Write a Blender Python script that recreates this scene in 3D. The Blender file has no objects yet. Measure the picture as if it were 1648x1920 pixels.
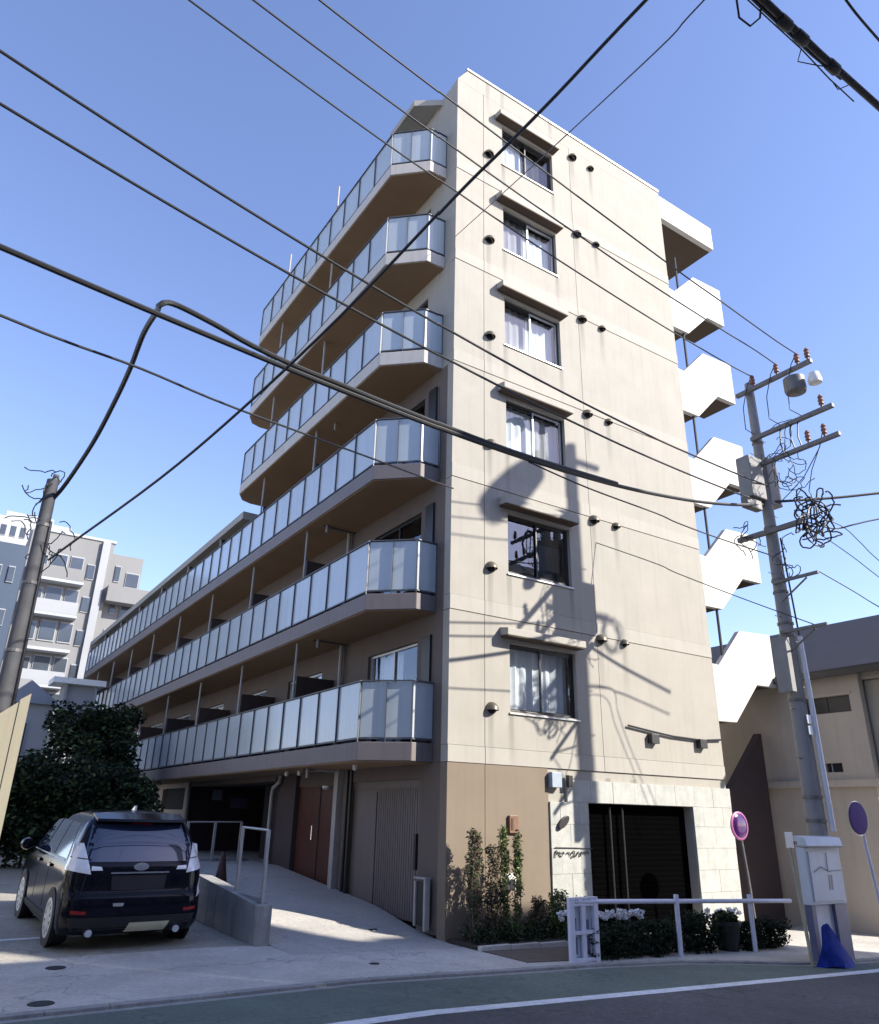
import bpy, bmesh, math, random
from mathutils import Matrix, Vector
random.seed(7)
SC = bpy.context.scene
COL = SC.collection
PI = math.pi

# ------------------------------------------------------------------ camera, sky, sun, exposure
cam_d = bpy.data.cameras.new("camera")
cam = bpy.data.objects.new("camera", cam_d); COL.objects.link(cam)
cam_d.sensor_fit = 'VERTICAL'; cam_d.sensor_height = 24.0; cam_d.lens = 1413 / 1920 * 24.0
cam_d.clip_start = 0.05; cam_d.clip_end = 2000
cx_ = Vector((0.832, -0.554, 0.020)).normalized()
cz_ = Vector((-0.508, -0.776, -0.375)); cz_ = (cz_ - cz_.dot(cx_) * cx_).normalized()
cy_ = cz_.cross(cx_)
cam.matrix_world = Matrix(((cx_.x, cy_.x, cz_.x, 0), (cx_.y, cy_.y, cz_.y, 0), (cx_.z, cy_.z, cz_.z, 1.85), (0, 0, 0, 1)))
SC.camera = cam

SUN_EL = math.radians(33.0)
SX, SY = 0.634, -0.773            # horizontal direction towards the sun
world = bpy.data.worlds.new("World"); SC.world = world; world.use_nodes = True
wn = world.node_tree.nodes; wl = world.node_tree.links
sky = wn.new('ShaderNodeTexSky'); sky.sky_type = 'NISHITA'; sky.sun_disc = False
sky.sun_elevation = SUN_EL; sky.sun_rotation = math.atan2(SX, SY)
sky.air_density = 1.0; sky.dust_density = 0.35; sky.ozone_density = 3.0; sky.altitude = 0
tint = wn.new('ShaderNodeMix'); tint.data_type = 'RGBA'; tint.blend_type = 'MULTIPLY'; tint.inputs['Factor'].default_value = 1
tint.inputs['B'].default_value = (1.16, 1.02, 1.12, 1)
wl.new(sky.outputs[0], tint.inputs['A']); wl.new(tint.outputs['Result'], wn['Background'].inputs['Color'])
wn['Background'].inputs['Strength'].default_value = 0.145
sd = bpy.data.lights.new("sun", 'SUN'); sd.energy = 4.8; sd.angle = math.radians(0.53); sd.color = (1.0, 0.945, 0.85)
sun = bpy.data.objects.new("sun", sd); COL.objects.link(sun)
dirv = Vector((SX * math.cos(SUN_EL), SY * math.cos(SUN_EL), math.sin(SUN_EL)))
sun.rotation_euler = dirv.to_track_quat('Z', 'Y').to_euler(); sun.location = (20, -30, 40)
vs = SC.view_settings; vs.view_transform = 'Standard'; vs.look = 'None'; vs.gamma = 1; vs.exposure = 1.0
try: vs.use_curve_mapping = False
except Exception: pass

# ------------------------------------------------------------------ materials
def P(name, col, rough=0.7, var=0.10, scale=3.0, bump=0.0, bscale=60.0, metal=0.0, spec=0.5, streak=0.0, coat=0.0,
      trans=0.0, col2=None, wscale=None, grain=0.0, crack=0.0):
    m = bpy.data.materials.new(name); m.use_nodes = True
    N = m.node_tree.nodes; L = m.node_tree.links; b = N['Principled BSDF']
    b.inputs['Roughness'].default_value = rough; b.inputs['Metallic'].default_value = metal
    b.inputs['Specular IOR Level'].default_value = spec
    b.inputs['Coat Weight'].default_value = coat; b.inputs['Coat Roughness'].default_value = 0.03
    geo = N.new('ShaderNodeNewGeometry')
    nz = N.new('ShaderNodeTexNoise'); nz.inputs['Scale'].default_value = scale; nz.inputs['Detail'].default_value = 6
    nz.inputs['Roughness'].default_value = 0.65
    mp = N.new('ShaderNodeMapping'); L.new(geo.outputs['Position'], mp.inputs['Vector'])
    if wscale: mp.inputs['Scale'].default_value = wscale
    L.new(mp.outputs[0], nz.inputs['Vector'])
    ramp = N.new('ShaderNodeMapRange'); ramp.inputs['From Min'].default_value = 0.3; ramp.inputs['From Max'].default_value = 0.7
    L.new(nz.outputs['Fac'], ramp.inputs['Value'])
    mx = N.new('ShaderNodeMix'); mx.data_type = 'RGBA'
    c2 = col2 or tuple(min(1, c * (1 + var)) for c in col); c1 = col if col2 else tuple(c * (1 - var) for c in col)
    mx.inputs['A'].default_value = (*c1, 1); mx.inputs['B'].default_value = (*c2, 1)
    L.new(ramp.outputs[0], mx.inputs['Factor'])
    out = mx.outputs['Result']
    if streak > 0:
        mp2 = N.new('ShaderNodeMapping'); mp2.inputs['Scale'].default_value = (5, 5, 0.35); L.new(geo.outputs['Position'], mp2.inputs['Vector'])
        n2 = N.new('ShaderNodeTexNoise'); n2.inputs['Scale'].default_value = 1.6; n2.inputs['Detail'].default_value = 5; L.new(mp2.outputs[0], n2.inputs['Vector'])
        r2 = N.new('ShaderNodeMapRange'); r2.inputs['From Min'].default_value = 0.5; r2.inputs['From Max'].default_value = 0.85
        r2.inputs['To Min'].default_value = 1.0; r2.inputs['To Max'].default_value = 1.0 - streak; L.new(n2.outputs['Fac'], r2.inputs['Value'])
        mm = N.new('ShaderNodeMix'); mm.data_type = 'RGBA'; mm.blend_type = 'MULTIPLY'; mm.inputs['Factor'].default_value = 1
        L.new(out, mm.inputs['A']); L.new(r2.outputs[0], mm.inputs['B']); out = mm.outputs['Result']
    def mulv(out, val):
        q = N.new('ShaderNodeMix'); q.data_type = 'RGBA'; q.blend_type = 'MULTIPLY'; q.inputs['Factor'].default_value = 1
        L.new(out, q.inputs['A']); L.new(val, q.inputs['B']); return q.outputs['Result']
    if grain > 0:
        for sc_, gg in ((75, grain), (14, grain * .45), (.45, grain * .45)):
            n3 = N.new('ShaderNodeTexNoise'); n3.inputs['Scale'].default_value = sc_; n3.inputs['Detail'].default_value = 3; L.new(geo.outputs['Position'], n3.inputs['Vector'])
            r3 = N.new('ShaderNodeMapRange'); r3.inputs['From Min'].default_value = .3; r3.inputs['From Max'].default_value = .7
            r3.inputs['To Min'].default_value = 1 - gg; r3.inputs['To Max'].default_value = 1 + gg; L.new(n3.outputs['Fac'], r3.inputs['Value']); out = mulv(out, r3.outputs[0])
    if crack > 0:
        nw = N.new('ShaderNodeTexNoise'); nw.inputs['Scale'].default_value = 1.7; nw.inputs['Detail'].default_value = 5; L.new(geo.outputs['Position'], nw.inputs['Vector'])
        av = N.new('ShaderNodeVectorMath'); av.operation = 'ADD'; L.new(geo.outputs['Position'], av.inputs[0]); L.new(nw.outputs['Color'], av.inputs[1])
        vo = N.new('ShaderNodeTexVoronoi'); vo.feature = 'DISTANCE_TO_EDGE'; vo.inputs['Scale'].default_value = .33; L.new(av.outputs[0], vo.inputs['Vector'])
        rv = N.new('ShaderNodeMapRange'); rv.inputs['From Min'].default_value = .0; rv.inputs['From Max'].default_value = .006
        rv.inputs['To Min'].default_value = 1 - crack; L.new(vo.outputs['Distance'], rv.inputs['Value']); out = mulv(out, rv.outputs[0])
    L.new(out, b.inputs['Base Color'])
    if bump > 0:
        nb = N.new('ShaderNodeTexNoise'); nb.inputs['Scale'].default_value = bscale; nb.inputs['Detail'].default_value = 5
        L.new(geo.outputs['Position'], nb.inputs['Vector'])
        bp = N.new('ShaderNodeBump'); bp.inputs['Strength'].default_value = bump; bp.inputs['Distance'].default_value = 0.01
        L.new(nb.outputs['Fac'], bp.inputs['Height']); L.new(bp.outputs[0], b.inputs['Normal'])
    if trans: b.inputs['Transmission Weight'].default_value = trans
    return m

def window_glass(name, tint, refl=0.12):
    m = bpy.data.materials.new(name); m.use_nodes = True
    N = m.node_tree.nodes; L = m.node_tree.links; N.remove(N['Principled BSDF'])
    o = N['Material Output']; t = N.new('ShaderNodeBsdfTransparent'); t.inputs[0].default_value = (*tint, 1)
    g = N.new('ShaderNodeBsdfGlossy'); g.inputs['Roughness'].default_value = 0.015; g.inputs[0].default_value = (.95, .97, 1, 1)
    g0 = N.new('ShaderNodeNewGeometry'); dt = N.new('ShaderNodeVectorMath'); dt.operation = 'DOT_PRODUCT'
    L.new(g0.outputs['Incoming'], dt.inputs[0]); L.new(g0.outputs['Normal'], dt.inputs[1])
    def mth(op, a_, b_=None):
        q = N.new('ShaderNodeMath'); q.operation = op
        for k_, v_ in enumerate((a_, b_)):
            if v_ is None: continue
            if isinstance(v_, (int, float)): q.inputs[k_].default_value = v_
            else: L.new(v_, q.inputs[k_])
        return q.outputs[0]
    c_ = mth('ABSOLUTE', dt.outputs['Value']); p_ = mth('POWER', mth('SUBTRACT', 1.0, c_), 5.0)
    fr_ = mth('ADD', mth('MULTIPLY', p_, .92), refl)
    geo = N.new('ShaderNodeNewGeometry'); nz = N.new('ShaderNodeTexNoise'); nz.inputs['Scale'].default_value = 1.3
    L.new(geo.outputs['Position'], nz.inputs['Vector'])
    bp = N.new('ShaderNodeBump'); bp.inputs['Strength'].default_value = 0.05; bp.inputs['Distance'].default_value = 0.05
    L.new(nz.outputs['Fac'], bp.inputs['Height']); L.new(bp.outputs[0], g.inputs['Normal'])
    mx = N.new('ShaderNodeMixShader'); L.new(fr_, mx.inputs[0]); L.new(t.outputs[0], mx.inputs[1]); L.new(g.outputs[0], mx.inputs[2])
    L.new(mx.outputs[0], o.inputs['Surface'])
    return m

M = {}
M['cream'] = P('cream_plaster', (.335, .313, .270), .85, .06, 1.2, .15, 90, streak=.12)
M['cream2'] = P('cream_trim', (.350, .328, .285), .8, .05, 2, .1, 90, streak=.11)
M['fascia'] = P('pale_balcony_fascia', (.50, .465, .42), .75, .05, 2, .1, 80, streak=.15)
M['white'] = P('white_parapet_paint', (.56, .54, .50), .75, .03, 1.5, .1, 80, streak=.08)
def drips(m, groups):
    N = m.node_tree.nodes; L = m.node_tree.links; b = N['Principled BSDF']; src = b.inputs['Base Color'].links[0].from_socket
    geo = N.new('ShaderNodeNewGeometry'); sp = N.new('ShaderNodeSeparateXYZ'); L.new(geo.outputs['Position'], sp.inputs[0])
    def mt(op, a_, b_=0.0, c_=None):
        q = N.new('ShaderNodeMath'); q.operation = op
        for k_, v_ in enumerate((a_, b_, c_)):
            if v_ is None: continue
            if isinstance(v_, (int, float)): q.inputs[k_].default_value = v_
            else: L.new(v_, q.inputs[k_])
        return q.outputs[0]
    mp = N.new('ShaderNodeMapping'); mp.inputs['Scale'].default_value = (38, 1, 1.1); L.new(geo.outputs['Position'], mp.inputs['Vector'])
    nz = N.new('ShaderNodeTexNoise'); nz.inputs['Scale'].default_value = 1.0; nz.inputs['Detail'].default_value = 3; L.new(mp.outputs[0], nz.inputs['Vector'])
    tot = None
    for xs, ph, wd in groups:
        d = mt('FRACT', mt('DIVIDE', mt('SUBTRACT', ph, sp.outputs['Z']), 2.82))       # 0 just below the fitting, growing downwards
        fade = mt('MAXIMUM', mt('SUBTRACT', 1.0, mt('MULTIPLY', d, 2.3)), 0.0)
        for x in xs:
            e = mt('DIVIDE', mt('SUBTRACT', sp.outputs['X'], x), wd)
            g_ = mt('MULTIPLY', mt('MAXIMUM', mt('SUBTRACT', 1.0, mt('MULTIPLY', e, e)), 0.0), fade)
            tot = g_ if tot is None else mt('MAXIMUM', tot, g_)
    k = mt('SUBTRACT', 1.0, mt('MULTIPLY', mt('MULTIPLY', tot, nz.outputs['Fac']), .62))
    mx = N.new('ShaderNodeMix'); mx.data_type = 'RGBA'; mx.blend_type = 'MULTIPLY'; mx.inputs['Factor'].default_value = 1
    L.new(src, mx.inputs['A']); L.new(k, mx.inputs['B']); L.new(mx.outputs['Result'], b.inputs['Base Color'])
for m_ in ('cream', 'cream2'): drips(M[m_], [((8.95, 9.44, 11.18), 2.77 + .95 + 14.1, .09), ((11.97, 12.70), 2.77 + 2.70 + 14.1, .11)])
M['tan'] = P('tan_plaster', (.20, .158, .115), .88, .06, 1.5, .2, 80, streak=.10)
M['brown'] = P('brown_plaster', (.125, .098, .083), .8, .08, 1.5, .15, 80, streak=.12)
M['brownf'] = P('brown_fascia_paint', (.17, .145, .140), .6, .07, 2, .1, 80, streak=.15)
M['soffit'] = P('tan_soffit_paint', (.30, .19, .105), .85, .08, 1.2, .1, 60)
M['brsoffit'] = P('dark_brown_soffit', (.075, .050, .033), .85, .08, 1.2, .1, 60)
M['stone'] = P('white_stone', (.40, .40, .365), .85, .14, 4, .6, 35, streak=.15)
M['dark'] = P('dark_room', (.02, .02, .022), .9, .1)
M['frame'] = P('dark_bronze_metal', (.035, .033, .033), .4, .1, 4, metal=.3)
M['rod'] = P('grey_rail_metal', (.10, .105, .115), .5, .1, 4, metal=.3)
M['alu'] = P('silver_metal', (.50, .50, .50), .4, .08, 4, metal=.6)
M['post'] = P('grey_post_paint', (.36, .34, .32), .6, .1, 4)
M['glassp'] = P('frosted_balcony_glass', (.44, .49, .52), .20, .07, .5, spec=.55, coat=.15, streak=.14)
M['glassd'] = window_glass('window_glass', (.93, .95, .97), .05)
M['glassm'] = window_glass('dark_window_glass', (.5, .54, .6), .10)
M['curtain'] = P('pale_curtain', (.62, .63, .62), .9, .06, 3)
M['curtg'] = P('grey_curtain', (.30, .29, .28), .9, .06, 3)
M['board'] = P('dark_brown_board', (.050, .032, .026), .6, .1, 3)
M['door'] = P('dark_red_wood_door', (.085, .028, .018), .4, .25, 3, wscale=(8, 8, .6))
M['shutter'] = P('garage_interior_black', (.002, .002, .0022), .9, .1, 3, spec=.0)  # darkness of the open garage put into the colour
M['gdoor'] = P('grey_brown_garage_door', (.15, .123, .117), .6, .10, 2.0, wscale=(9, 9, .4))
M['vent'] = P('bronze_vent_metal', (.14, .12, .085), .45, .2, 9, metal=.4)
M['maroon'] = P('shade_maroon_wall', (.060, .042, .044), .8, .1, 2, .1)  # deep shade at the passage and stair base put into this colour
M['asphalt'] = P('asphalt', (.088, .085, .088), .85, .16, 1.4, .7, 140, grain=0.42, crack=0.45)
M['green'] = P('green_road_paint', (.115, .145, .125), .8, .14, 1.6, .6, 140, grain=0.3, crack=0.35)
M['line'] = P('white_road_paint', (.72, .72, .72), .75, .12, 6, .3, 120, grain=0.22, crack=0)
M['concrete'] = P('pale_concrete', (.49, .46, .41), .85, .14, .9, .4, 70, grain=0.24, crack=0.4)
M['ramp'] = P('ramp_concrete', (.42, .395, .355), .85, .12, 1.1, .4, 60, grain=0.22, crack=0.25)
M['lot'] = P('parking_concrete', (.32, .30, .255), .88, .18, 1.0, .4, 60, grain=0.26, crack=0.4)
M['wallc'] = P('stained_concrete', (.30, .295, .28), .85, .15, 2, .4, 50, streak=.45, grain=0.15, crack=0)
M['brick'] = P('brown_paver', (.12, .095, .078), .85, .2, 4, .4, 60)
M['soil'] = P('soil', (.05, .037, .026), .95, .3, 9, .8, 40)
M['pole'] = P('grey_concrete_pole', (.25, .245, .24), .75, .12, 3, .3, 60, streak=.2)
M['poled'] = P('dark_weathered_pole', (.085, .085, .09), .8, .2, 3, .3, 60, streak=.3)
M['steel'] = P('weathered_steel', (.16, .155, .15), .55, .25, 8, metal=.5)
M['rust'] = P('rusty_brown_ceramic', (.20, .085, .055), .5, .25, 20)
M['cable'] = P('black_cable', (.012, .012, .014), .5, .2, 8)
M['pvc'] = P('pale_pvc_pipe', (.66, .66, .70), .45, .05, 5)
M['rail'] = P('lavender_white_paint', (.66, .66, .76), .45, .06, 5)
M['cabinet'] = P('pale_cabinet_paint', (.56, .60, .66), .45, .06, 3, streak=.15)
M['acryl'] = P('blue_grey_panel', (.12, .13, .22), .35, .15, 4)
M['bluebag'] = P('blue_tarp', (.010, .028, .22), .75, .3, 6, .8, 18, spec=.15)
M['purple'] = P('purple_sign_face', (.07, .03, .17), .6, .06, 4, spec=.1)
M['mirror'] = P('glossy_purple_face', (.05, .008, .085), .14, .3, 9, spec=.5, coat=.25)
M['pink'] = P('pink_rim', (.32, .08, .22), .5, .15, 8)
M['yellowp'] = P('yellowed_post', (.42, .39, .28), .6, .2, 4, streak=.2)
M['bark'] = P('bark', (.075, .055, .04), .9, .3, 14, .8, 40)
M['leafd'] = P('dark_leaf', (.014, .026, .012), .75, .5, 1.2, spec=.25)
M['leafm'] = P('mid_leaf', (.060, .092, .030), .7, .45, 2.5, spec=.3)
M['leafl'] = P('yellow_green_leaf', (.17, .19, .05), .6, .4, 3.5)
M['twig'] = P('dry_twig', (.13, .10, .065), .9, .3, 9)
M['petal'] = P('white_petal', (.78, .78, .80), .7, .06, 9)
M['roof'] = P('dark_roof_sheet', (.032, .029, .030), .6, .15, 1.5, .2, 30)
M['housew'] = P('grey_beige_house_wall', (.46, .40, .335), .85, .06, 1.3, .2, 70, streak=.12)
M['housef'] = P('cream_house_front', (.36, .33, .275), .85, .05, 1.3, .2, 70, streak=.1)
M['aptg'] = P('grey_apartment_wall', (.20, .20, .20), .85, .06, .3, streak=.1)
M['aptw'] = P('pale_tower_wall', (.36, .38, .40), .85, .05, .3)
M['aptl'] = P('light_balcony_panel', (.30, .31, .325), .7, .06, .4)
M['blueb'] = P('blue_grey_block', (.05, .072, .11), .8, .08, .3)
M['farglass'] = P('far_window_glass', (.05, .06, .075), .12, .3, .2, spec=.7)
M['opp'] = P('opposite_wall', (.40, .38, .36), .85, .06, .5)
M['oppw'] = P('opposite_white_wall', (.70, .70, .68), .8, .05, .5)
M['paint'] = P('navy_car_paint', (.003, .004, .010), .12, .15, 1.0, spec=.18, coat=.06)
M['cglass'] = P('car_glass', (.018, .026, .060), .04, .2, 1, spec=.9, coat=.5)
M['tyre'] = P('tyre_rubber', (.018, .018, .018), .85, .2, 20)
M['rim'] = P('silver_rim', (.78, .77, .73), .45, .06, 9, metal=.2)
M['lamp'] = P('clear_lamp_lens', (.85, .85, .86), .12, .14, 7, spec=.8, coat=.8)
M['chrome'] = P('chrome', (.75, .76, .80), .12, .05, 5, metal=.9)
M['plastic'] = P('black_plastic', (.016, .016, .018), .6, .15, 8)
M['plate'] = P('pale_yellow_plate', (.62, .57, .40), .5, .08, 6)
M['reflr'] = P('red_reflector', (.30, .015, .015), .2, .1, 8)
M['cone'] = P('dull_red_cone', (.045, .014, .013), .6, .2, 9)
M['iron'] = P('cast_iron', (.022, .022, .024), .7, .25, 20, .5, 40)
M['sign'] = P('grey_blue_sign', (.30, .35, .40), .5, .08, 6)
M['signp'] = P('lilac_sign', (.22, .15, .26), .5, .08, 6)
M['wood'] = P('brown_box', (.19, .095, .055), .5, .2, 9)
M['lampw'] = P('white_lamp_body', (.75, .73, .68), .4, .04, 9)
M['crack'] = P('dark_lettering', (.03, .03, .03), .6, .2, 20)
M['canopy'] = P('white_canopy', (.80, .79, .74), .6, .04, 3)
M['creamw'] = P('cream_house_wall', (.27, .245, .18), .85, .05, 1.2, .2, 60, streak=.15)

# ------------------------------------------------------------------ mesh helpers
def root_loc(o):
    v = Vector((0, 0, 0))
    while o is not None: v += o.location; o = o.parent
    return v

class MB:
    def __init__(s): s.v = []; s.f = []; s.mi = []; s.cur = 0
    def add(s, vs, fs):
        n = len(s.v); s.v += [tuple(p) for p in vs]
        for f in fs: s.f.append(tuple(n + i for i in f)); s.mi.append(s.cur)
        return s
    def poly(s, pts): return s.add(pts, [tuple(range(len(pts)))])
    def box(s, x0, x1, y0, y1, z0, z1):
        return s.add([(x0, y0, z0), (x1, y0, z0), (x1, y1, z0), (x0, y1, z0), (x0, y0, z1), (x1, y0, z1), (x1, y1, z1), (x0, y1, z1)],
                     [(0, 3, 2, 1), (4, 5, 6, 7), (0, 1, 5, 4), (1, 2, 6, 5), (2, 3, 7, 6), (3, 0, 4, 7)])
    def prism(s, pts, d):
        n = len(pts); a = [Vector(p) for p in pts]; b = [p + Vector(d) for p in a]
        return s.add(a + b, [tuple(range(n))[::-1], tuple(range(n, 2 * n))] + [(i, (i + 1) % n, n + (i + 1) % n, n + i) for i in range(n)])
    def tube(s, pts, r, n=8, r2=None):
        pts = [Vector(p) for p in pts]; m = len(pts); rings = []
        t0 = (pts[1] - pts[0]).normalized(); u = t0.orthogonal().normalized()
        for i, p in enumerate(pts):
            t = (pts[min(i + 1, m - 1)] - pts[max(i - 1, 0)]).normalized()
            u = (u - u.dot(t) * t); u = u.normalized() if u.length > 1e-6 else t.orthogonal().normalized()
            w = t.cross(u); rr = r if r2 is None else r + (r2 - r) * i / (m - 1)
            rings += [p + rr * (math.cos(2 * PI * k / n) * u + math.sin(2 * PI * k / n) * w) for k in range(n)]
        fs = [tuple(range(n))[::-1], tuple(range((m - 1) * n, m * n))]
        for i in range(m - 1):
            for k in range(n): fs.append((i * n + k, i * n + (k + 1) % n, (i + 1) * n + (k + 1) % n, (i + 1) * n + k))
        return s.add(rings, fs)
    def lathe(s, prof, n=24, c=(0, 0, 0), axis='z'):
        vs = []; c = Vector(c)
        for (r, h) in prof:
            for k in range(n):
                a = 2 * PI * k / n; x, y = r * math.cos(a), r * math.sin(a)
                vs.append(c + (Vector((x, y, h)) if axis == 'z' else Vector((h, x, y)) if axis == 'x' else Vector((x, h, y))))
        fs = []; m = len(prof)
        for i in range(m - 1):
            for k in range(n): fs.append((i * n + k, i * n + (k + 1) % n, (i + 1) * n + (k + 1) % n, (i + 1) * n + k))
        fs += [tuple(range(n))[::-1], tuple(range((m - 1) * n, m * n))]
        return s.add(vs, fs)
    def build(s, name, mats, parent=None, smooth=False, bevel=0.0, world=True):
        off = root_loc(parent) if (parent is not None and world) else Vector((0, 0, 0))
        me = bpy.data.meshes.new(name)
        me.from_pydata([tuple(Vector(p) - off) for p in s.v], [], s.f); me.validate()
        if not isinstance(mats, (list, tuple)): mats = [mats]
        for m in mats: me.materials.append(m)
        if len(mats) > 1 and len(me.polygons) == len(s.mi): me.polygons.foreach_set('material_index', s.mi)
        bm = bmesh.new(); bm.from_mesh(me)
        bmesh.ops.recalc_face_normals(bm, faces=bm.faces)
        if bevel > 0:
            es = [e for e in bm.edges if len(e.link_faces) == 2 and e.calc_face_angle(0) > 0.6]
            bmesh.ops.bevel(bm, geom=es, offset=bevel, segments=2, affect='EDGES', profile=0.6, clamp_overlap=True)
        if smooth:
            for f in bm.faces: f.smooth = True
            for e in bm.edges:
                if len(e.link_faces) == 2 and e.calc_face_angle(0) > 0.7: e.smooth = False
        bm.to_mesh(me); bm.free()
        o = bpy.data.objects.new(name, me); COL.objects.link(o)
        if parent is not None: o.parent = parent
        return o

def tag(o, label, cat, group=None):
    o['label'] = label; o['category'] = cat
    if group: o['group'] = group
    return o
def thing(name, label, cat, loc, group=None):
    o = bpy.data.objects.new(name, None); COL.objects.link(o); o.location = loc; o.empty_display_size = .3
    return tag(o, label, cat, group)
def struct(o): o['kind'] = 'structure'; return o
def stuff(o): o['kind'] = 'stuff'; return o
def copy_part(o, parent, dloc=(0, 0, 0)):
    c = o.copy(); COL.objects.link(c); c.parent = parent; c.location = o.location + Vector(dloc)
    for ch in o.children: copy_part(ch, c)
    return c

def pbox(name, mat, parent, x0, x1, y0, y1, z0, z1, bevel=0.0):
    return MB().box(x0, x1, y0, y1, z0, z1).build(name, mat, parent, bevel=bevel)

def panel(mb, axis, plane, a0, a1, z0, z1, holes, depth):
    """wall slab with rectangular holes; axis 'x': runs along x in plane y; depth goes away from the viewer"""
    As = sorted({a0, a1} | {min(max(h[k], a0), a1) for h in holes for k in (0, 1)})
    Zs = sorted({z0, z1} | {min(max(h[k], z0), z1) for h in holes for k in (2, 3)})
    def p(a, z, d): return (a, plane + d, z) if axis == 'x' else (plane + d, a, z)
    def inh(a, z): return any(h[0] < a < h[1] and h[2] < z < h[3] for h in holes)
    solid = {}
    for i in range(len(As) - 1):
        for j in range(len(Zs) - 1): solid[i, j] = not inh((As[i] + As[i + 1]) / 2, (Zs[j] + Zs[j + 1]) / 2)
    for (i, j), ok in solid.items():
        if not ok: continue
        a, b, c, d = As[i], As[i + 1], Zs[j], Zs[j + 1]
        mb.poly([p(a, c, 0), p(b, c, 0), p(b, d, 0), p(a, d, 0)]); mb.poly([p(a, c, depth), p(b, c, depth), p(b, d, depth), p(a, d, depth)])
        for di, dj, e in ((-1, 0, ((a, c), (a, d))), (1, 0, ((b, c), (b, d))), (0, -1, ((a, c), (b, c))), (0, 1, ((a, d), (b, d)))):
            if not solid.get((i + di, j + dj), False):
                (m, n), (q, r) = e; mb.poly([p(m, n, 0), p(q, r, 0), p(q, r, depth), p(m, n, depth)])
    return mb

# ------------------------------------------------------------------ terrain
def sm(t): t = max(0, min(1, t)); return t * t * (3 - 2 * t)
def gz(x, y):                    # the street falls to the right, the parking place rises to the back
    z = -0.030 * max(0, min(x, 26) - 5)
    if x < 5: z += 0.035 * max(0, min(y, 24) - 11.5) * (1 if x < 4.4 else max(0, (5 - x) / .6))
    return z
def sheet(name, xs, ys, zf, mat, skirt=.06):
    mb = MB(); nx = len(xs)
    mb.add([(x, y, zf(x, y)) for y in ys for x in xs], [(j * nx + i, j * nx + i + 1, (j + 1) * nx + i + 1, (j + 1) * nx + i) for j in range(len(ys) - 1) for i in range(nx - 1)])
    if skirt:
        loop = [(x, ys[0]) for x in xs] + [(xs[-1], y) for y in ys[1:]] + [(x, ys[-1]) for x in xs[::-1][1:]] + [(xs[0], y) for y in ys[::-1][1:-1]]
        m_ = len(loop); mb.add([(x, y, zf(x, y)) for x, y in loop] + [(x, y, zf(x, y) - skirt) for x, y in loop], [(i, (i + 1) % m_, m_ + (i + 1) % m_, m_ + i) for i in range(m_)])
    return struct(mb.build(name, mat))
def fr(a, b, n): return [a + (b - a) * i / n for i in range(n + 1)]
XS = [-300, -120, -50, -20, -8] + fr(-4, 28, 32) + [40, 80, 160, 300]
sheet('ground', XS, [-300, -100, -40, -15, -3.2, 0, 3.2], lambda x, y: gz(x, 0), M['concrete'])
sheet('road', XS, [3.2, 5, 6, 7.44], lambda x, y: gz(x, 0) , M['asphalt'])
sheet('lane_line', XS, [7.44, 7.63], lambda x, y: gz(x, 0) + .002, M['line'])
def edge(x):                     # kerb line: the pavement widens towards the pole
    T = [(9.0, 9.06), (10.6, 8.92), (11.5, 8.62), (12.4, 8.24), (13.0, 8.10), (15.0, 8.02)]
    if x <= T[0][0]: return T[0][1]
    for (a, b), (c, d) in zip(T[:-1], T[1:]):
        if x <= c: return b + (d - b) * sm((x - a) / (c - a)) if False else b + (d - b) * (x - a) / (c - a)
    return T[-1][1]
XE = sorted(set(XS + [10.6, 11.5, 12.4] + fr(9, 15, 24)))
def esheet(name, rows, zf, mat, skirt=.06):
    mb = MB(); nx = len(XE); P_ = [(x, r(x)) for r in rows for x in XE]
    mb.add([(x, y, zf(x, y)) for x, y in P_], [(j * nx + i, j * nx + i + 1, (j + 1) * nx + i + 1, (j + 1) * nx + i) for j in range(len(rows) - 1) for i in range(nx - 1)])
    return struct(mb.build(name, mat))
esheet('cycle_lane', [lambda x: 7.63, lambda x: (7.63 + edge(x)) / 2, edge], lambda x, y: gz(x, 0), M['green'])
esheet('gutter', [edge, lambda x: edge(x) + .2, lambda x: edge(x) + .4], lambda x, y: gz(x, 0) - .003, M['wallc'])
sheet('subsoil', XS, [-300, -20, 0, 4, 8, 12, 16, 24, 60, 300], lambda x, y: gz(x, y) - .10, M['soil'])
esheet('sidewalk', [lambda x: edge(x) + .18, lambda x: 10, lambda x: 11, lambda x: 11.5, lambda x: 12.2], lambda x, y: gz(x, y) + .012, M['concrete'])
sheet('parking_lot', [-300, -100, -30, -8, -2, 0, 1, 2, 3, 4, 4.6, 5.0], [12.2] + fr(13, 24, 11) + [40, 90, 300], lambda x, y: gz(x, y) + .012, M['lot'])
sheet('back_ground', fr(5, 28, 23) + [50, 120, 300], [12.2, 14, 18, 22, 26, 40, 90, 300], lambda x, y: gz(x, 12) + .008, M['lot'])
def dz(x, y):
    t = sm((y - 11.25) / 3.0); g0 = -0.030 * max(0, x - 5)
    return g0 * (1 - t) + rz(y) * t + .016
def rz(y): return 0.085 * (max(0, min(y, 19.0) - 11.2)) - (.0)
sheet('driveway', fr(5.06, 7.96, 4), [11.25] + fr(11.6, 19, 15) + [20, 22, 27], lambda x, y: dz(x, y), M['ramp'])
mb = MB(); mb.box(1.2, 3.35, 13.55, 13.68, .075, .10); struct(mb.build('white_ground_strip', M['line']))  # thin white strip across the parking place
mb = MB(); mb.prism([(8.02, 9.7, -.09 + .002), (9.55, 9.62, -.14 + .002), (10.4, 10.75, -.15 + .002), (8.0, 10.75, -.09 + .002)], (0, 0, .022)); struct(mb.build('brown_paving', M['brick']))

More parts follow.
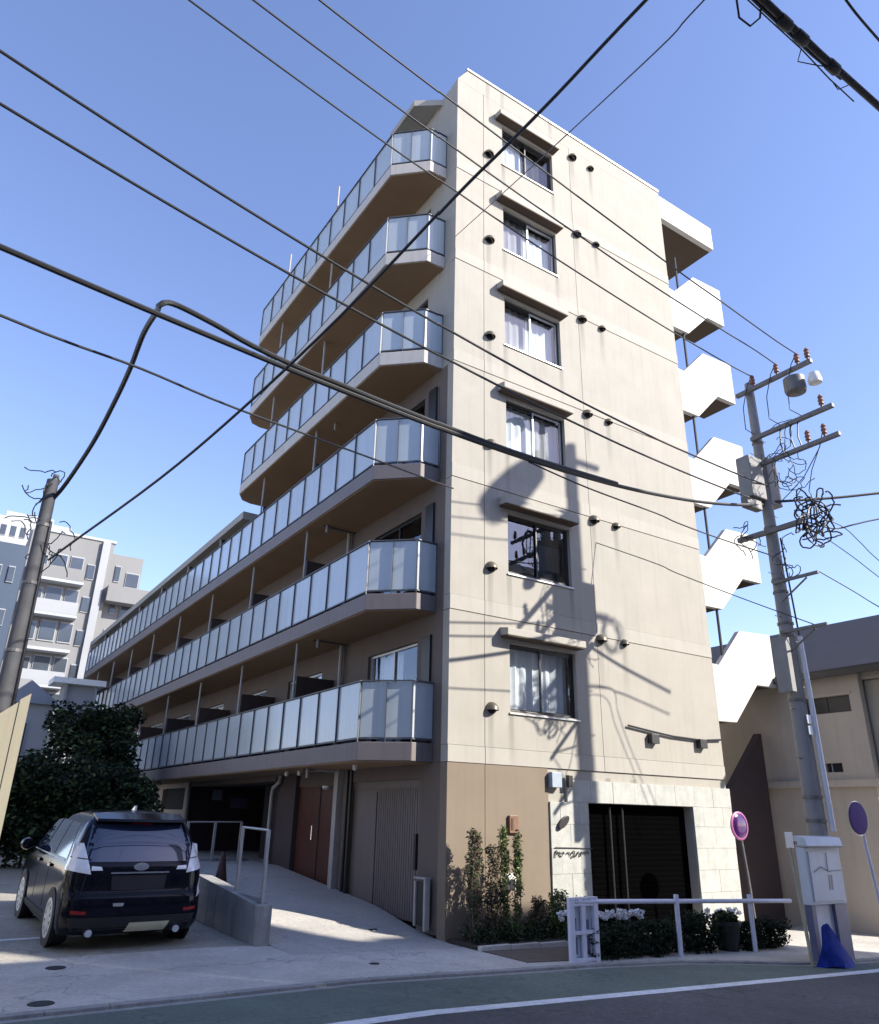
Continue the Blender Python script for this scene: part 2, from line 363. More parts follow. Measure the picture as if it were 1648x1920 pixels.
kr = bpy.data.objects.new('kerb', None); COL.objects.link(kr); kr.location = (5, 9.27, 0); struct(kr)
x = -2.0
while x < 16:
    q = .03 + random.uniform(-.003, .003)
    a_, b_ = x + .003, x + .597; ea, eb = edge(a_) + .12, edge(b_) + .12
    MB().add([(a_, ea, gz(x, 0) - .08), (b_, eb, gz(x + .6, 0) - .08), (b_, eb + .14, gz(x + .6, 0) - .08), (a_, ea + .14, gz(x, 0) - .08), (a_, ea, gz(x, 0) + q), (b_, eb, gz(x + .6, 0) + q), (b_, eb + .14, gz(x + .6, 0) + q), (a_, ea + .14, gz(x, 0) + q)], [(0, 3, 2, 1), (4, 5, 6, 7), (0, 1, 5, 4), (1, 2, 6, 5), (2, 3, 7, 6), (3, 0, 4, 7)]).build('kerb_stone', M['wallc'], kr, bevel=.008); x += .6

# manhole covers and small drain lids
def lid(x, y, r, label, sq=False):
    z = gz(x, y) + (.012 if y > 9.2 else 0) + (0.0)
    if 5.1 < x < 7.9 and y > 11.3: z = dz(x, y)
    mb = MB().lathe([(r, -.02), (r, .004), (r * .92, .008), (r * .9, .005), (0.01, .005)], 20, (x, y, z))
    tag(mb.build('manhole_cover', M['iron'], smooth=True), label, 'manhole cover', 'iron lids set in the ground')
lid(1.63, 9.66, .13, 'round iron lid in the concrete apron at the bottom left')
lid(7.16, 12.75, .085, 'small dark lid in the driveway near the corner pillar')
lid(5.81, 10.24, .07, 'small dark lid in the pale apron in front of the driveway')
lid(2.05, 11.6, .12, 'dark lid on the parking place beside the car')

# ------------------------------------------------------------------ MAIN BUILDING
X0, Y0, XR = 7.96, 11.75, 15.75
ZF = [0, 0] + [2.77 + 2.82 * k for k in range(6)]
TOP = 20.5
B = thing('apartment_building', 'tall beige apartment block with glass balconies filling the middle of the street', 'apartment building', (X0, Y0, 0))
YB, YU = 46.0, 22.5     # back ends of the lower and the upper storeys

# backing core behind the panels
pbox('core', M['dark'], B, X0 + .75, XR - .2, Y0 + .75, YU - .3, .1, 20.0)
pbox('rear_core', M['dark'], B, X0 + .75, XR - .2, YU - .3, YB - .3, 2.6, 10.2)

WX0, WX1 = 9.42, 11.20
def front_window(k):
    zf = ZF[k]; z0, z1 = zf + 1.0, zf + 2.34
    y = Y0 + .09
    mb = MB(); t = .045
    mb.box(WX0, WX1, y, y + .08, z0, z0 + t).box(WX0, WX1, y, y + .08, z1 - t, z1)
    mb.box(WX0, WX0 + t, y, y + .08, z0 + t, z1 - t).box(WX1 - t, WX1, y, y + .08, z0 + t, z1 - t)
    w = mb.build('window', M['frame'], B, bevel=.006)
    xm = (WX0 + WX1) / 2
    for i, (a, b, yy) in enumerate(((WX0 + t, xm + .03, y + .045), (xm - .03, WX1 - t, y + .012))):
        s = MB(); q = .035
        s.box(a, b, yy, yy + .03, z0 + t, z0 + t + q).box(a, b, yy, yy + .03, z1 - t - q, z1 - t)
        s.box(a, a + q, yy, yy + .03, z0 + t + q, z1 - t - q).box(b - q, b, yy, yy + .03, z0 + t + q, z1 - t - q)
        s.build('sash', M['alu'] if (i == 1 and k in (6, 5, 4)) else M['frame'], w)
        MB().box(a + q, b - q, yy + .012, yy + .018, z0 + t + q, z1 - t - q).build('pane', M['glassm'] if k == 3 else M['glassd'], w)
    # sill
    MB().prism([(WX0 - .03, Y0 - .035, z0 - .05), (WX0 - .03, Y0 + .09, z0 - .05), (WX0 - .03, Y0 + .09, z0), (WX0 - .03, Y0 - .035, z0 - .025)], (WX1 - WX0 + .06, 0, 0)).build('sill', M['alu'], w)
    # curtains
    def curt(a, b, zb, zt, mat, yy):
        c = MB(); n = max(6, int((b - a) * 22)); pts = []
        for i in range(n + 1):
            x = a + (b - a) * i / n; pts.append((x, yy + .018 * math.sin(i * 1.35) + .008 * math.sin(i * 3.1)))
        c.add([(x, y_, zb) for x, y_ in pts] + [(x, y_, zt) for x, y_ in pts], [(i, i + 1, n + 2 + i, n + 1 + i) for i in range(n)])
        c.build('curtain', mat, w, smooth=True)
    yy = y + .22
    if k == 7: curt(WX0, xm, z0, z1, M['curtain'], yy); curt(xm, WX1, z0, z1, M['dark'], yy)
    if k == 6: curt(WX0, xm, z0, z1, M['curtg'], yy); curt(xm, WX1, z0, z1, M['curtain'], yy)
    if k == 5: curt(WX0, xm, z0, z1, M['curtg'], yy); curt(xm, WX1, z0, z1, M['curtain'], yy)
    if k == 4: curt(WX0, xm + .1, z0, z1, M['curtain'], yy); curt(xm + .1, WX1, z0, z1, M['curtg'], yy)
    if k == 3: curt(xm + .2, WX1, z0, z1 - .4, M['curtg'], yy)
    if k == 2: curt(WX0, WX1, z0, z1, M['curtain'], yy)
    # awning
    a0, a1 = 9.18, 11.28
    zt = zf + 2.44
    aw = MB(); prof = [(0, .02), (0, .19), (-.26, .14), (-.26, .0)]
    aw.prism([(a0, Y0 + dy, zt + dz) for dy, dz in prof], (a1 - a0, 0, 0))
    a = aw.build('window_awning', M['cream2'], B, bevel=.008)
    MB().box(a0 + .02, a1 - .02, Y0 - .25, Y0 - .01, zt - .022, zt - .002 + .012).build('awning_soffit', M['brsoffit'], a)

def hood(x, z, s=1.0):
    mb = MB(); n, m = 10, 5; vs = []; fs = []
    for j in range(m + 1):
        for i in range(n + 1):
            a = PI * i / n; e = (PI / 2) * j / m
            vs.append((x - .14 * s * math.cos(a) * math.cos(e), Y0 - .001 - .17 * s * math.sin(a) * math.cos(e), z + .16 * s * math.sin(e)))
    for j in range(m):
        for i in range(n): fs.append((j * (n + 1) + i, j * (n + 1) + i + 1, (j + 1) * (n + 1) + i + 1, (j + 1) * (n + 1) + i))
    mb.add(vs, fs)
    o = mb.build('vent_hood', M['vent'], B, smooth=True)
    MB().lathe([(.10 * s, 0), (.10 * s, -.006)], 14, (x, Y0 - .002, z + .04 * s), 'y').build('vent_grille', M['dark'], o)

for k in range(2, 8):
    zf = ZF[k]; zn = ZF[k + 1] if k < 7 else 19.95
    g = .007
    cols = [(X0, 8.8), (8.8, 11.87), (11.87, XR)]
    hole = (WX0, WX1, zf + 1.0, zf + 2.34)
    for (a, b) in cols:
        panel(MB(), 'x', Y0, a + (0 if a == X0 else g), b - (0 if b == XR else g), zf + .30 + g, zn - g * (k < 7), [hole] if a < 9 < b and a > 8 else [], .22).build('wall_panel', M['cream'], B)
        panel(MB(), 'x', Y0 - .012, a + (0 if a == X0 else g), b - (0 if b == XR else g), zf + g, zf + .30, [], .232).build('floor_band', M['cream2'], B)
    # dark joint backing behind the panels
    panel(MB(), 'x', Y0 + .03, X0 + .05, XR - .05, zf, zn, [(WX0 - .01, WX1 + .01, zf + .9, zf + 2.4)], .02).build('joint_seal', M['post'], B)
    front_window(k)
    hood(8.95, zf + .98); hood(11.97, zf + 2.72); hood(12.70, zf + 2.74, .8)
# top panel with cut corner, coping
mb = MB(); mb.prism([(X0, Y0, 19.955), (XR, Y0, 19.955), (XR, Y0, 20.48), (8.27, Y0, 20.48), (X0, Y0, 19.98)], (0, .22, 0)); mb.build('parapet', M['cream'], B)
mb = MB(); mb.prism([(8.25, Y0 - .03, 20.485), (XR + .0, Y0 - .03, 20.485), (XR, Y0 - .03, 20.55), (8.25, Y0 - .03, 20.55)], (0, .3, 0)); mb.build('coping', M['alu'], B)
pbox('roof', M['post'], B, X0 + .3, XR - .02, Y0 + .25, YU - .4, 19.9, 20.0)

# left side walls (x = X0) with balcony doors
PITCH = 3.66
def bays(yend):
    r = [(12.85, 14.92)]; y = 17.3
    while y + 2.1 < yend - .8: r.append((y, y + 2.1)); y += PITCH
    return r
for k in range(2, 8):
    zf = ZF[k]; zn = ZF[k + 1] if k < 7 else 19.95
    ye = YU if k >= 5 else YB
    by = bays(ye); holes = [(a, b, zf + .32, zf + 2.36) for a, b in by]
    m = M['cream'] if k >= 5 else M['brown']
    panel(MB(), 'y', X0, Y0 + .222, ye, zf, zn, holes, .20).build('side_wall', m, B)
    for i, (a, b) in enumerate(by):
        mb = MB(); t = .05; x = X0 + .07
        mb.box(x, x + .08, a, b, zf + .32, zf + .32 + t).box(x, x + .08, a, b, zf + 2.36 - t, zf + 2.36)
        for yy in (a, (a + b) / 2 - t / 2, b - t): mb.box(x, x + .08, yy, yy + t, zf + .32 + t, zf + 2.36 - t)
        w = mb.build('balcony_door', M['alu'] if k == 2 else M['frame'], B)
        MB().box(x + .03, x + .036, a + t, (a + b) / 2 - t / 2, zf + .32 + t, zf + 2.36 - t).build('pane', M['glassd'], w)
        MB().box(x + .03, x + .036, (a + b) / 2 + t / 2, b - t, zf + .32 + t, zf + 2.36 - t).build('pane', M['glassd'], w)
        if (i * 7 + k * 3) % 5 in (0, 1, 3):
            c = MB(); n = 18; aa, bb = ((a, b) if (i + k) % 2 else ((a + b) / 2, b))
            pts = [(X0 + .30 + .02 * math.sin(j * 1.4), aa + (bb - aa) * j / n) for j in range(n + 1)]
            c.add([(q, y, zf + .3) for q, y in pts] + [(q, y, zf + 2.36) for q, y in pts], [(j, j + 1, n + 2 + j, n + 1 + j) for j in range(n)])
            c.build('curtain', M['curtain'] if k <= 3 else M['curtg'], w)
    # shutter box beside first window
    if k <= 4: pbox('shutter_case', M['frame'], B, X0 - .05, X0 - .002, 12.32, 12.62, zf + .32, zf + 2.4)
pbox('end_wall', M['cream'], B, X0 + .2, XR, YU - .22, YU - .02, 11.25, 19.9)
pbox('rear_end_wall', M['brown'], B, X0 + .2, XR, YB - .22, YB - .02, 0, 10.2)
pbox('right_wall', M['cream'], B, XR - .2, XR - .005, Y0 + .222, YU - .222, 0.0, 19.94)
# roof overhang of the top floor on the left
mb = MB(); mb.prism([(7.35, 12.9, 19.70), (X0, 12.45, 19.70), (X0, 14.2, 19.70), (7.35, 14.2, 19.70)], (0, 0, .2)); mb.build('roof_overhang', M['cream2'], B)
# eave over the fourth floor behind the stepped back upper storeys
pbox('eave', M['cream2'], B, 6.85, X0 + .3, YU - .9, YB, 10.32, 10.56)
pbox('rear_roof', M['post'], B, X0 + .31, XR, YU, YB, 10.3, 10.5)

# balconies
def outline(ye, d=0.0):
    return [(X0, 12.2 + d), (7.5 + d * .41, 12.2 + d), (6.75 + d, 12.9 + d * .41), (6.75 + d, ye - .55 - d * .41), (7.0 + d * .41, ye - .12 - d), (7.3, ye - d), (X0, ye - d)]
def balcony(k):
    zf = ZF[k]; ye = YU if k >= 5 else YB
    ol = outline(ye)
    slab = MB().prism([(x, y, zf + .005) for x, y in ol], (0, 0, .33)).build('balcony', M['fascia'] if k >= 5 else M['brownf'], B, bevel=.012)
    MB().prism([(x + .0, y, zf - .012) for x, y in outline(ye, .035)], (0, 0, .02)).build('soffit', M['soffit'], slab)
    rail = outline(ye, .05)[:-1]
    zb, zt = zf + .42, zf + 1.46
    pane_no = 0
    posts = MB(); cap = MB()
    for i in range(len(rail) - 1):
        a, b = Vector((*rail[i], 0)), Vector((*rail[i + 1], 0)); L = (b - a).length; d = (b - a) / L; nrm = Vector((d.y, -d.x, 0))
        n = max(1, round(L / .92)) if L > 1.5 else (1)
        if i == 1: n = 2
        for j in range(n):
            p, q = a + d * (L * j / n + .003), a + d * (L * (j + 1) / n - .003)
            p += Vector((random.uniform(-.004, .004), 0, 0)); 
            MB().prism([p + Vector((0, 0, zb)), q + Vector((0, 0, zb)), q + Vector((0, 0, zt - .03)), p + Vector((0, 0, zt - .03))], nrm * -.014).build('glass_panel', M['glassp'], slab)
            c = a + d * (L * j / n)
            MB().prism([c + Vector((0, 0, zf + .335)) - d * .006 - nrm * .016, c + Vector((0, 0, zf + .335)) + d * .006 - nrm * .016, c + Vector((0, 0, zf + .335)) + d * .006 - nrm * .05, c + Vector((0, 0, zf + .335)) - d * .006 - nrm * .05], (0, 0, zt - zf - .36)).build('baluster', M['rod'], slab)
        cap.prism([a + Vector((0, 0, zt - .02)) + nrm * .010, b + Vector((0, 0, zt - .02)) + nrm * .010, b + Vector((0, 0, zt - .02)) - nrm * .045, a + Vector((0, 0, zt - .02)) - nrm * .045], (0, 0, .022))
        cap.prism([a + Vector((0, 0, zb - .035)) + nrm * .012, b + Vector((0, 0, zb - .035)) + nrm * .012, b + Vector((0, 0, zb - .035)) - nrm * .03, a + Vector((0, 0, zb - .035)) - nrm * .03], (0, 0, .028))
    cap.build('handrail', M['rod'], slab)
    # party boards and drain pipes
    y = 16.6
    while y < ye - 1:
        if k <= 4 or y < 20.6:
            MB().box(7.0, X0 - .01, y - .02, y + .02, zf + .36, zf + (2.05 if k <= 3 else 1.9)).build('party_board', M['board'] if k <= 4 else M['cream2'], slab)
            MB().tube([(6.95, y, zf + .335), (6.95, y, zf + (2.81 if (k != 4 or y < 21) else 1.9))], .030, 8).build('drain_pipe', M['post'], slab, smooth=True)
        y += PITCH
    if k <= 4:
        MB().tube([(6.98, 13.86, zf + .335), (6.98, 13.86, zf + .36), (6.98, 13.86, zf + 2.4)], .03, 8).build('drain_pipe', M['post'], slab, smooth=True) if k == 9 else None
        MB().box(7.05, X0, 15.95, 16.02, zf - .05, zf - .012).build('ceiling_rib', M['brownf'], slab)
        MB().tube([(7.86, 16.1, zf + .335), (7.86, 16.1, zf + 2.8)], .05, 8).build('drain_pipe', M['post'], slab, smooth=True)
    if k in (2, 3, 4, 5):
        MB().tube([(7.15, 15.9, zf - .20), (7.15, 15.9, zf - .01)], .03, 6).build('drain_stub', M['post'], slab)
for k in range(2, 8): balcony(k)

# ground floor, left side
pbox('corner_pillar', M['brown'], B, X0, X0 + .5, Y0 + .222, 12.62, .0, 2.765)
pbox('pillar', M['brown'], B, X0, X0 + .4, 15.42, 15.75, .0, 2.765)
pbox('lintel', M['brown'], B, X0, X0 + .3, 12.62, 15.42, 2.5, 2.765)
gd = pbox('garage_door', M['gdoor'], B, X0 + .10, X0 + .16, 12.64, 15.40, .10, 2.5)
y = 12.66
while y < 14.3:
    MB().box(X0 + .085, X0 + .10, y, y + .062, .12, 2.34).build('rib', M['gdoor'], gd); y += .085
MB().box(X0 + .075, X0 + .10, 12.64, 15.40, 2.36, 2.5).build('head_rail', M['gdoor'], gd)
MB().box(X0 + .07, X0 + .10, 14.36, 15.22, .14, 2.30).build('door_leaf', M['gdoor'], gd)
MB().box(X0 + .02, X0 + .07, 12.74, 12.80, .95, 1.55).build('handle', M['frame'], gd)
pbox('post', M['post'], B, X0 - .12, X0 + .02, 15.80, 15.98, .2, 2.765)
for yy in (15.5, 15.33): MB().tube([(X0 - .03, yy, .25), (X0 - .03, yy, 2.76)], .035, 8).build('drain_pipe', M['frame'], B, smooth=True)
ed = pbox('entrance_door', M['door'], B, X0 + .14, X0 + .20, 16.0, 18.35, .4, 2.45)
MB().box(X0 + .125, X0 + .14, 17.12, 17.16, .4, 2.45).build('door_gap', M['dark'], ed)
MB().tube([(X0 + .09, 17.4, 1.3), (X0 + .09, 17.4, 1.6)], .015, 8).build('handle', M['chrome'], ed)
MB().lathe([(.09, 0), (.09, -.05), (.05, -.08)], 12, (X0 + .0, 16.6, 2.45)).build('entrance_lamp', M['lampw'], B, smooth=True)
pbox('entrance_head', M['brown'], B, X0 + .12, X0 + .6, 15.75, 18.4, 2.452, 2.765)
pbox('entrance_jamb', M['maroon'], B, X0 + .02, X0 + .6, 18.36, 19.62, .3, 2.765)
pbox('lobby_back', M['dark'], B, X0 + .56, X0 + .75, 15.75, 18.4, .2, 2.765)
pbox('passage_back', M['maroon'], B, 12.4, 12.6, 19.5, 27.0, .3, 2.765)
pbox('passage_end_wall', M['maroon'], B, X0 + .02, 12.4, 27.0, 27.2, .3, 2.765)
pbox('passage_floor', M['lot'], B, X0 + .001, 12.4, 19.62, 27.0, .4, .66)
pbox('passage_ceiling', M['brown'], B, X0, 12.4, 19.62, 27.2, 2.62, 2.765)
sg = pbox('notice_board', M['sign'], B, 8.72, 9.05, 26.96, 26.995, 2.22, 2.56)
pbox('notice_board', M['signp'], B, 9.38, 9.98, 26.96, 26.995, 1.98, 2.32)
panel(MB(), 'y', X0, 27.2, YB, .3, 2.765, [(27.6, 30.4, 1.9, 2.6), (31.4, 32.6, 1.9, 2.6), (33.4, 36.4, 1.9, 2.6)], .2).build('side_wall', M['housew'], B)
pbox('window_band', M['dark'], B, X0 + .12, X0 + .15, 27.5, 37, 1.8, 2.64)
MB().tube([(7.92, 26.9, .66), (7.92, 27.0, 2.77)], .06, 8).build('drain_pipe', M['post'], B, smooth=True)
MB().tube([(7.9, 19.2, 2.74), (7.9, 19.2, 2.6), (7.86, 19.5, 2.45), (7.86, 19.55, 2.3), (7.86, 19.55, .7)], .05, 10).build('drain_pipe', M['post'], B, smooth=True)
for (x, y) in ((7.25, 13.9), (7.35, 17.5), (7.4, 16.9)):
    MB().lathe([(.045, 0), (.045, -.09), (.02, -.10)], 12, (x, y, ZF[2] - .012)).build('ceiling_lamp', M['lampw'], B, smooth=True)
MB().tube([(7.2, 16.0, ZF[2] - .03), (X0 - .1, 15.9, ZF[2] - .03)], .03, 8).build('conduit', M['post'], B)

# ground floor, street side
g = .006
panel(MB(), 'x', Y0, X0, 8.8 - g, -.2, 2.765, [], .22).build('wall_panel', M['tan'], B)
panel(MB(), 'x', Y0, 8.8 + g, 10.32, -.2, 2.765, [], .22).build('wall_panel', M['tan'], B)
panel(MB(), 'x', Y0 + .02, 10.325, XR, -.4, 2.765, [(11.33, 14.46, -.5, 2.16)], .2).build('wall_panel', M['cream'], B)
pbox('corner_pier', M['brown'], B, X0 + .002, X0 + .2, Y0 + .2225, Y0 + .24, 0, 2.7)
# stone cladding in courses
zz = [-.40, .04, .47, .90, 1.33, 1.76, 2.165, 2.58]
for r in range(7):
    z0, z1 = zz[r], zz[r + 1]
    for seg in ([(10.33, 11.325), (14.465, 15.80)] if r < 6 else [(10.78, 15.80)]):
        n = max(2, round((seg[1] - seg[0]) / .62)); off = (.5 if r % 2 else 0)
        cuts = [seg[0]] + [seg[0] + (seg[1] - seg[0]) * (i + (.5 if r % 2 else 0)) / n for i in range(0 if r % 2 else 1, n)] + [seg[1]]
        for a, b in zip(cuts[:-1], cuts[1:]):
            if b - a < .02: continue
            pr = random.uniform(.0, .006)
            MB().box(a + .002, b - .002, Y0 - .035 - pr, Y0 + .019, z0 + .002, z1 - .002).build('stone', M['stone'], B, bevel=.004)
# black panel standing in for the unlit inside of the garage
rs = pbox('garage_dark_panel', M['shutter'], B, 11.34, 14.45, Y0 + .22, Y0 + .24, -.35, 2.16)
z = -.33
while z < 2.1:
    MB().prism([(11.35, Y0 + .22, z), (11.35, Y0 + .21, z + .03), (11.35, Y0 + .21, z + .075), (11.35, Y0 + .22, z + .098)], (3.09, 0, 0)).build('slat', M['shutter'], rs); z += .1
for xx in (12.06, 12.42): MB().tube([(xx, Y0 + .12, -.3), (xx, Y0 + .12, 2.1)], .025, 8).build('opening_bar', M['frame'], rs)
# wall fixtures
pbox('meter_box', M['sign'], B, 10.33, 10.58, Y0 - .12, Y0 - .001, 2.42, 2.70, .01)
pbox('meter_box', M['frame'], B, 10.75, 10.86, Y0 - .13, Y0 - .04, 2.44, 2.66, .01)
ic = pbox('intercom_box', M['wood'], B, 9.32, 9.52, Y0 - .06, Y0 - .001, 1.60, 1.90, .008)
MB().box(9.35, 9.40, Y0 - .066, Y0 - .0605, 1.65, 1.85).build('intercom_panel', M['brsoffit'], ic)
lh = MB().prism([(9.24, Y0 - .001, .68), (9.24, Y0 - .14, .68), (9.24, Y0 - .13, .86), (9.24, Y0 - .06, .93), (9.24, Y0 - .001, .94)], (.17, 0, 0)).build('socket_hood', M['lampw'], B, bevel=.02)
MB().box(9.25, 9.34, Y0 - .145, Y0 - .141, .685, .85).build('hood_opening', M['dark'], lh)
mb = MB(); pts = [(10.62 + .13 * math.cos(a) + .04 * math.sin(a), Y0 - .10, 1.80 + .11 * math.sin(a) + .05 * math.cos(a)) for a in [2 * PI * i / 14 for i in range(14)]]
mb.prism(pts, (0, .045, 0)).build('wall_lamp', M['frame'], B, bevel=.008)
# cursive metal lettering on the stone, too worn to read
nm = MB()
for i in range(9):
    x = 10.42 + i * .105; h = random.uniform(.05, .12); w = random.uniform(.03, .05)
    nm.tube([(x + w * math.cos(t * .9 + i), Y0 - .058, 1.24 + h * math.sin(t) * .6) for t in [j * .7 for j in range(random.choice((5, 7, 9)))]], .010, 5)
nm.tube([(10.40, Y0 - .058, 1.36), (11.0, Y0 - .058, 1.35), (11.35, Y0 - .058, 1.33)], .008, 5)
nm.build('lettering', M['crack'], B)
# black tube and boxes standing in for cable shadows on the wall
MB().tube([(12.6, Y0 - .05, 3.75), (13.3, Y0 - .05, 3.68), (14.0, Y0 - .05, 3.62), (15.0, Y0 - .05, 3.6), (15.7, Y0 - .05, 3.66)], .022, 6).build('cable_shadow_tube', M['cable'], B)
for x in (13.35, 14.96): pbox('box_shadow_block', M['frame'], B, x - .12, x + .12, Y0 - .13, Y0 - .001, 3.42, 3.62, .01)

# outside stair at the right end: parapets in the plane of the front, landings behind
for k in range(3, 8):
    s = ZF[k] - ZF[7]
    if k == 7: 
        pbox('stair_canopy', M['white'], B, XR + .005, 18.3, Y0, Y0 + .16, 19.47, 20.36)
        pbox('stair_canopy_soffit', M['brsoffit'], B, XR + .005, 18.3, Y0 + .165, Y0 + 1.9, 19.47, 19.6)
    pts = [(XR + .006, 16.75), (16.0, 16.74), (17.0, 17.73), (18.3, 17.80), (18.29, 16.42), (17.46, 16.40), (16.44, 15.40), (XR + .006, 15.38)]
    st = MB().prism([(x, Y0, z + s) for x, z in pts], (0, .14, 0)).build('stair_parapet', M['white'], B, bevel=.008)
    MB().box(17.44, 18.28, Y0 + .145, Y0 + 1.15, 16.43 + s, 16.58 + s).build('landing', M['brsoffit'], st)
    MB().box(XR + .01, 16.44, Y0 + .145, Y0 + 1.15, 15.41 + s, 15.56 + s).build('landing', M['brsoffit'], st)
    MB().prism([(16.44, Y0 + .145, 15.42 + s), (17.44, Y0 + .145, 16.44 + s), (17.44, Y0 + .145, 16.62 + s), (16.44, Y0 + .145, 15.60 + s)], (0, 1.0, 0)).build('stair_flight', M['brsoffit'], st)
    MB().tube([(16.32, Y0 + .1, 16.75 + s), (16.32, Y0 + .1, 15.4 + 2.82 + s)], .035, 8).build('stair_post', M['frame'], st)
pbox('stair_base_wall', M['maroon'], B, XR + .01, 16.1, Y0 + .3, Y0 + .5, -.4, 4.2)
mb = MB(); mb.prism([(16.15, 12.5, -.4), (16.55, 12.5, 2.0), (16.85, 12.5, 2.55), (18.4, 12.5, 4.05), (18.45, 12.5, 4.05), (18.45, 12.5, -.4)], (0, .2, 0)); mb.build('stair_side_wall', M['maroon'], B)

# ------------------------------------------------------------------ retaining wall, railings, small things on the driveway
rw = thing('retaining_wall', 'low stained concrete wall between the parked car and the driveway', 'low wall', (4.95, 12.1, 0))
yy = 12.1; i = 0
while yy < 19.8:
    y1 = yy + (1.25 if i else 1.05)
    x = 4.94 + max(0, yy - 15) * .06
    za, zb2 = .55 + .075 * (yy - 12.1), .55 + .075 * (y1 - 12.1); MB().prism([(x - .13, yy + .004, -.1), (x - .13, y1 - .004, -.1), (x - .13, y1 - .004, zb2), (x - .13, yy + .004, za)], (.24, 0, 0)).build('wall_block', M['wallc'], rw, bevel=.010); yy = y1; i += 1
ra = thing('railing', 'pale steel hand rail frame on the end of the low concrete wall', 'railing', (4.93, 12.2, .55))
def post(par, x, y, z0, z1, w=.022, mat='alu'): pbox('post', M[mat], par, x - w, x + w, y - w, y + w, z0, z1, .003)
post(ra, 4.93, 12.24, .55, 1.60); post(ra, 4.93, 13.4, .62, 1.62)
MB().tube([(4.93, 12.24, 1.60), (4.93, 13.4, 1.62)], .018, 8).build('hand_rail', M['alu'], ra, smooth=True)
MB().box(4.905, 4.955, 12.28, 13.36, .58, .635).build('bottom_rail', M['alu'], ra)
rb = thing('railing', 'dull brown steel railing across the dark back of the driveway', 'railing', (7.0, 20.8, .68))
for x in (6.2, 6.9, 7.6): post(rb, x, 20.8, .67, 1.62, .03, 'post')
MB().tube([(6.2, 20.8, 1.60), (7.6, 20.8, 1.62)], .02, 8).build('hand_rail', M['post'], rb, smooth=True)
pk = MB().box(6.0, 7.94, 20.9, 21.05, .6, .74).build('kerb', M['wallc']); tag(pk, 'low concrete kerb across the back of the driveway under the brown railing', 'kerb')
cn = thing('traffic_cone', 'dull red traffic cone standing on the driveway behind the railing', 'traffic cone', (5.75, 16.6, rz(16.6)))
z = rz(16.6) + .01
MB().box(5.57, 5.93, 16.42, 16.78, z, z + .035).build('base', M['plastic'], cn, bevel=.01)
MB().lathe([(.13, .035), (.035, .62), (.02, .63)], 20, (5.75, 16.6, z)).build('cone', M['cone'], cn, smooth=True)
mp = thing('meter_post', 'short grey metal post box beside the corner pillar', 'post box', (7.86, 12.28, .1))
pbox('post', M['post'], mp, 7.80, 7.90, 12.10, 12.16, .05, .84, .006); pbox('post', M['post'], mp, 7.80, 7.90, 12.42, 12.47, .1, .80, .006)
pbox('panel', M['frame'], mp, 7.83, 7.87, 12.16, 12.42, .12, .78); pbox('cap', M['post'], mp, 7.79, 7.91, 12.09, 12.48, .84, .87, .005)

# ------------------------------------------------------------------ vegetation
def leaves(mb, pts, size, asp=.5):
    for (x, y, z) in pts:
        a = random.uniform(0, 2 * PI); t = random.uniform(-.9, .9); s = size * random.uniform(.6, 1.3)
        u = Vector((math.cos(a) * math.cos(t), math.sin(a) * math.cos(t), math.sin(t))); w = u.orthogonal().normalized()
        w.rotate(Matrix.Rotation(random.uniform(0, PI), 3, u)) if False else None
        b = random.uniform(0, PI); v = u.cross(w); w = w * math.cos(b) + v * math.sin(b)
        p = Vector((x, y, z)); mb.add([p - u * s * .5, p + w * s * asp * .5, p + u * s * .5, p - w * s * asp * .5], [(0, 1, 2, 3)])
        mb.mi[-1] = random.choice((0, 0, 0, 1)) if mb.cur == 0 else mb.cur
def clump(c, r, n):
    out = []
    for _ in range(n):
        d = Vector((random.gauss(0, 1), random.gauss(0, 1), random.gauss(0, 1))).normalized() * (random.random() ** .45)
        out.append((c[0] + d.x * r[0], c[1] + d.y * r[1], c[2] + d.z * r[2]))
    return out
# dark garden tree
tr = thing('tree', 'dark dense evergreen tree hiding the far end of the lowest balcony', 'tree', (4.6, 27, .4))
tb = MB(); tb.tube([(4.6, 27, .3), (4.65, 27, 1.6), (4.5, 27.1, 3.0), (4.6, 27, 4.4)], .17, 8, .04)
for i in range(9):
    a = i * 2.4; h = 1.4 + i * .3; tb.tube([(4.6, 27, h), (4.6 + .8 * math.cos(a), 27 + .8 * math.sin(a), h + .5), (4.6 + 1.4 * math.cos(a), 27 + 1.4 * math.sin(a), h + .7)], .06, 6, .015)
tb.build('trunk', M['bark'], tr, smooth=True)
cr = MB()
for i in range(80):
    a = random.uniform(0, 2 * PI); h = random.uniform(1.2, 4.7); rr = (1.75 - .28 * max(0, h - 2.6)) * random.random() ** .5
    leaves(cr, clump((4.55 + rr * math.cos(a), 27 + rr * math.sin(a), h), (.5, .5, .42), 230), .17)
cr.build('crown', [M['leafd'], M['leafm']], tr)
hg = thing('hedge', 'tall dark overgrown hedge behind the parked car', 'hedge', (3.6, 24, .4))
hb = MB()
for i in range(14): hb.tube([(1.2 + i * .33, 23.5, .3), (1.25 + i * .33, 23.6, 1.6), (1.2 + i * .33 + random.uniform(-.2, .2), 23.5, 2.4)], .035, 5, .01)
hb.build('stems', M['bark'], hg)
hl = MB()
for i in range(120):
    x = random.uniform(.6, 5.9); h = random.uniform(.5, 2.2 + .9 * math.sin((x - .5) / 5 * PI * .8) * random.uniform(.6, 1))
    leaves(hl, clump((x, 23.5 + random.uniform(-.6, .6), h), (.5, .45, .45), 210), .17)
hl.build('foliage', [M['leafd'], M['leafm']], hg)
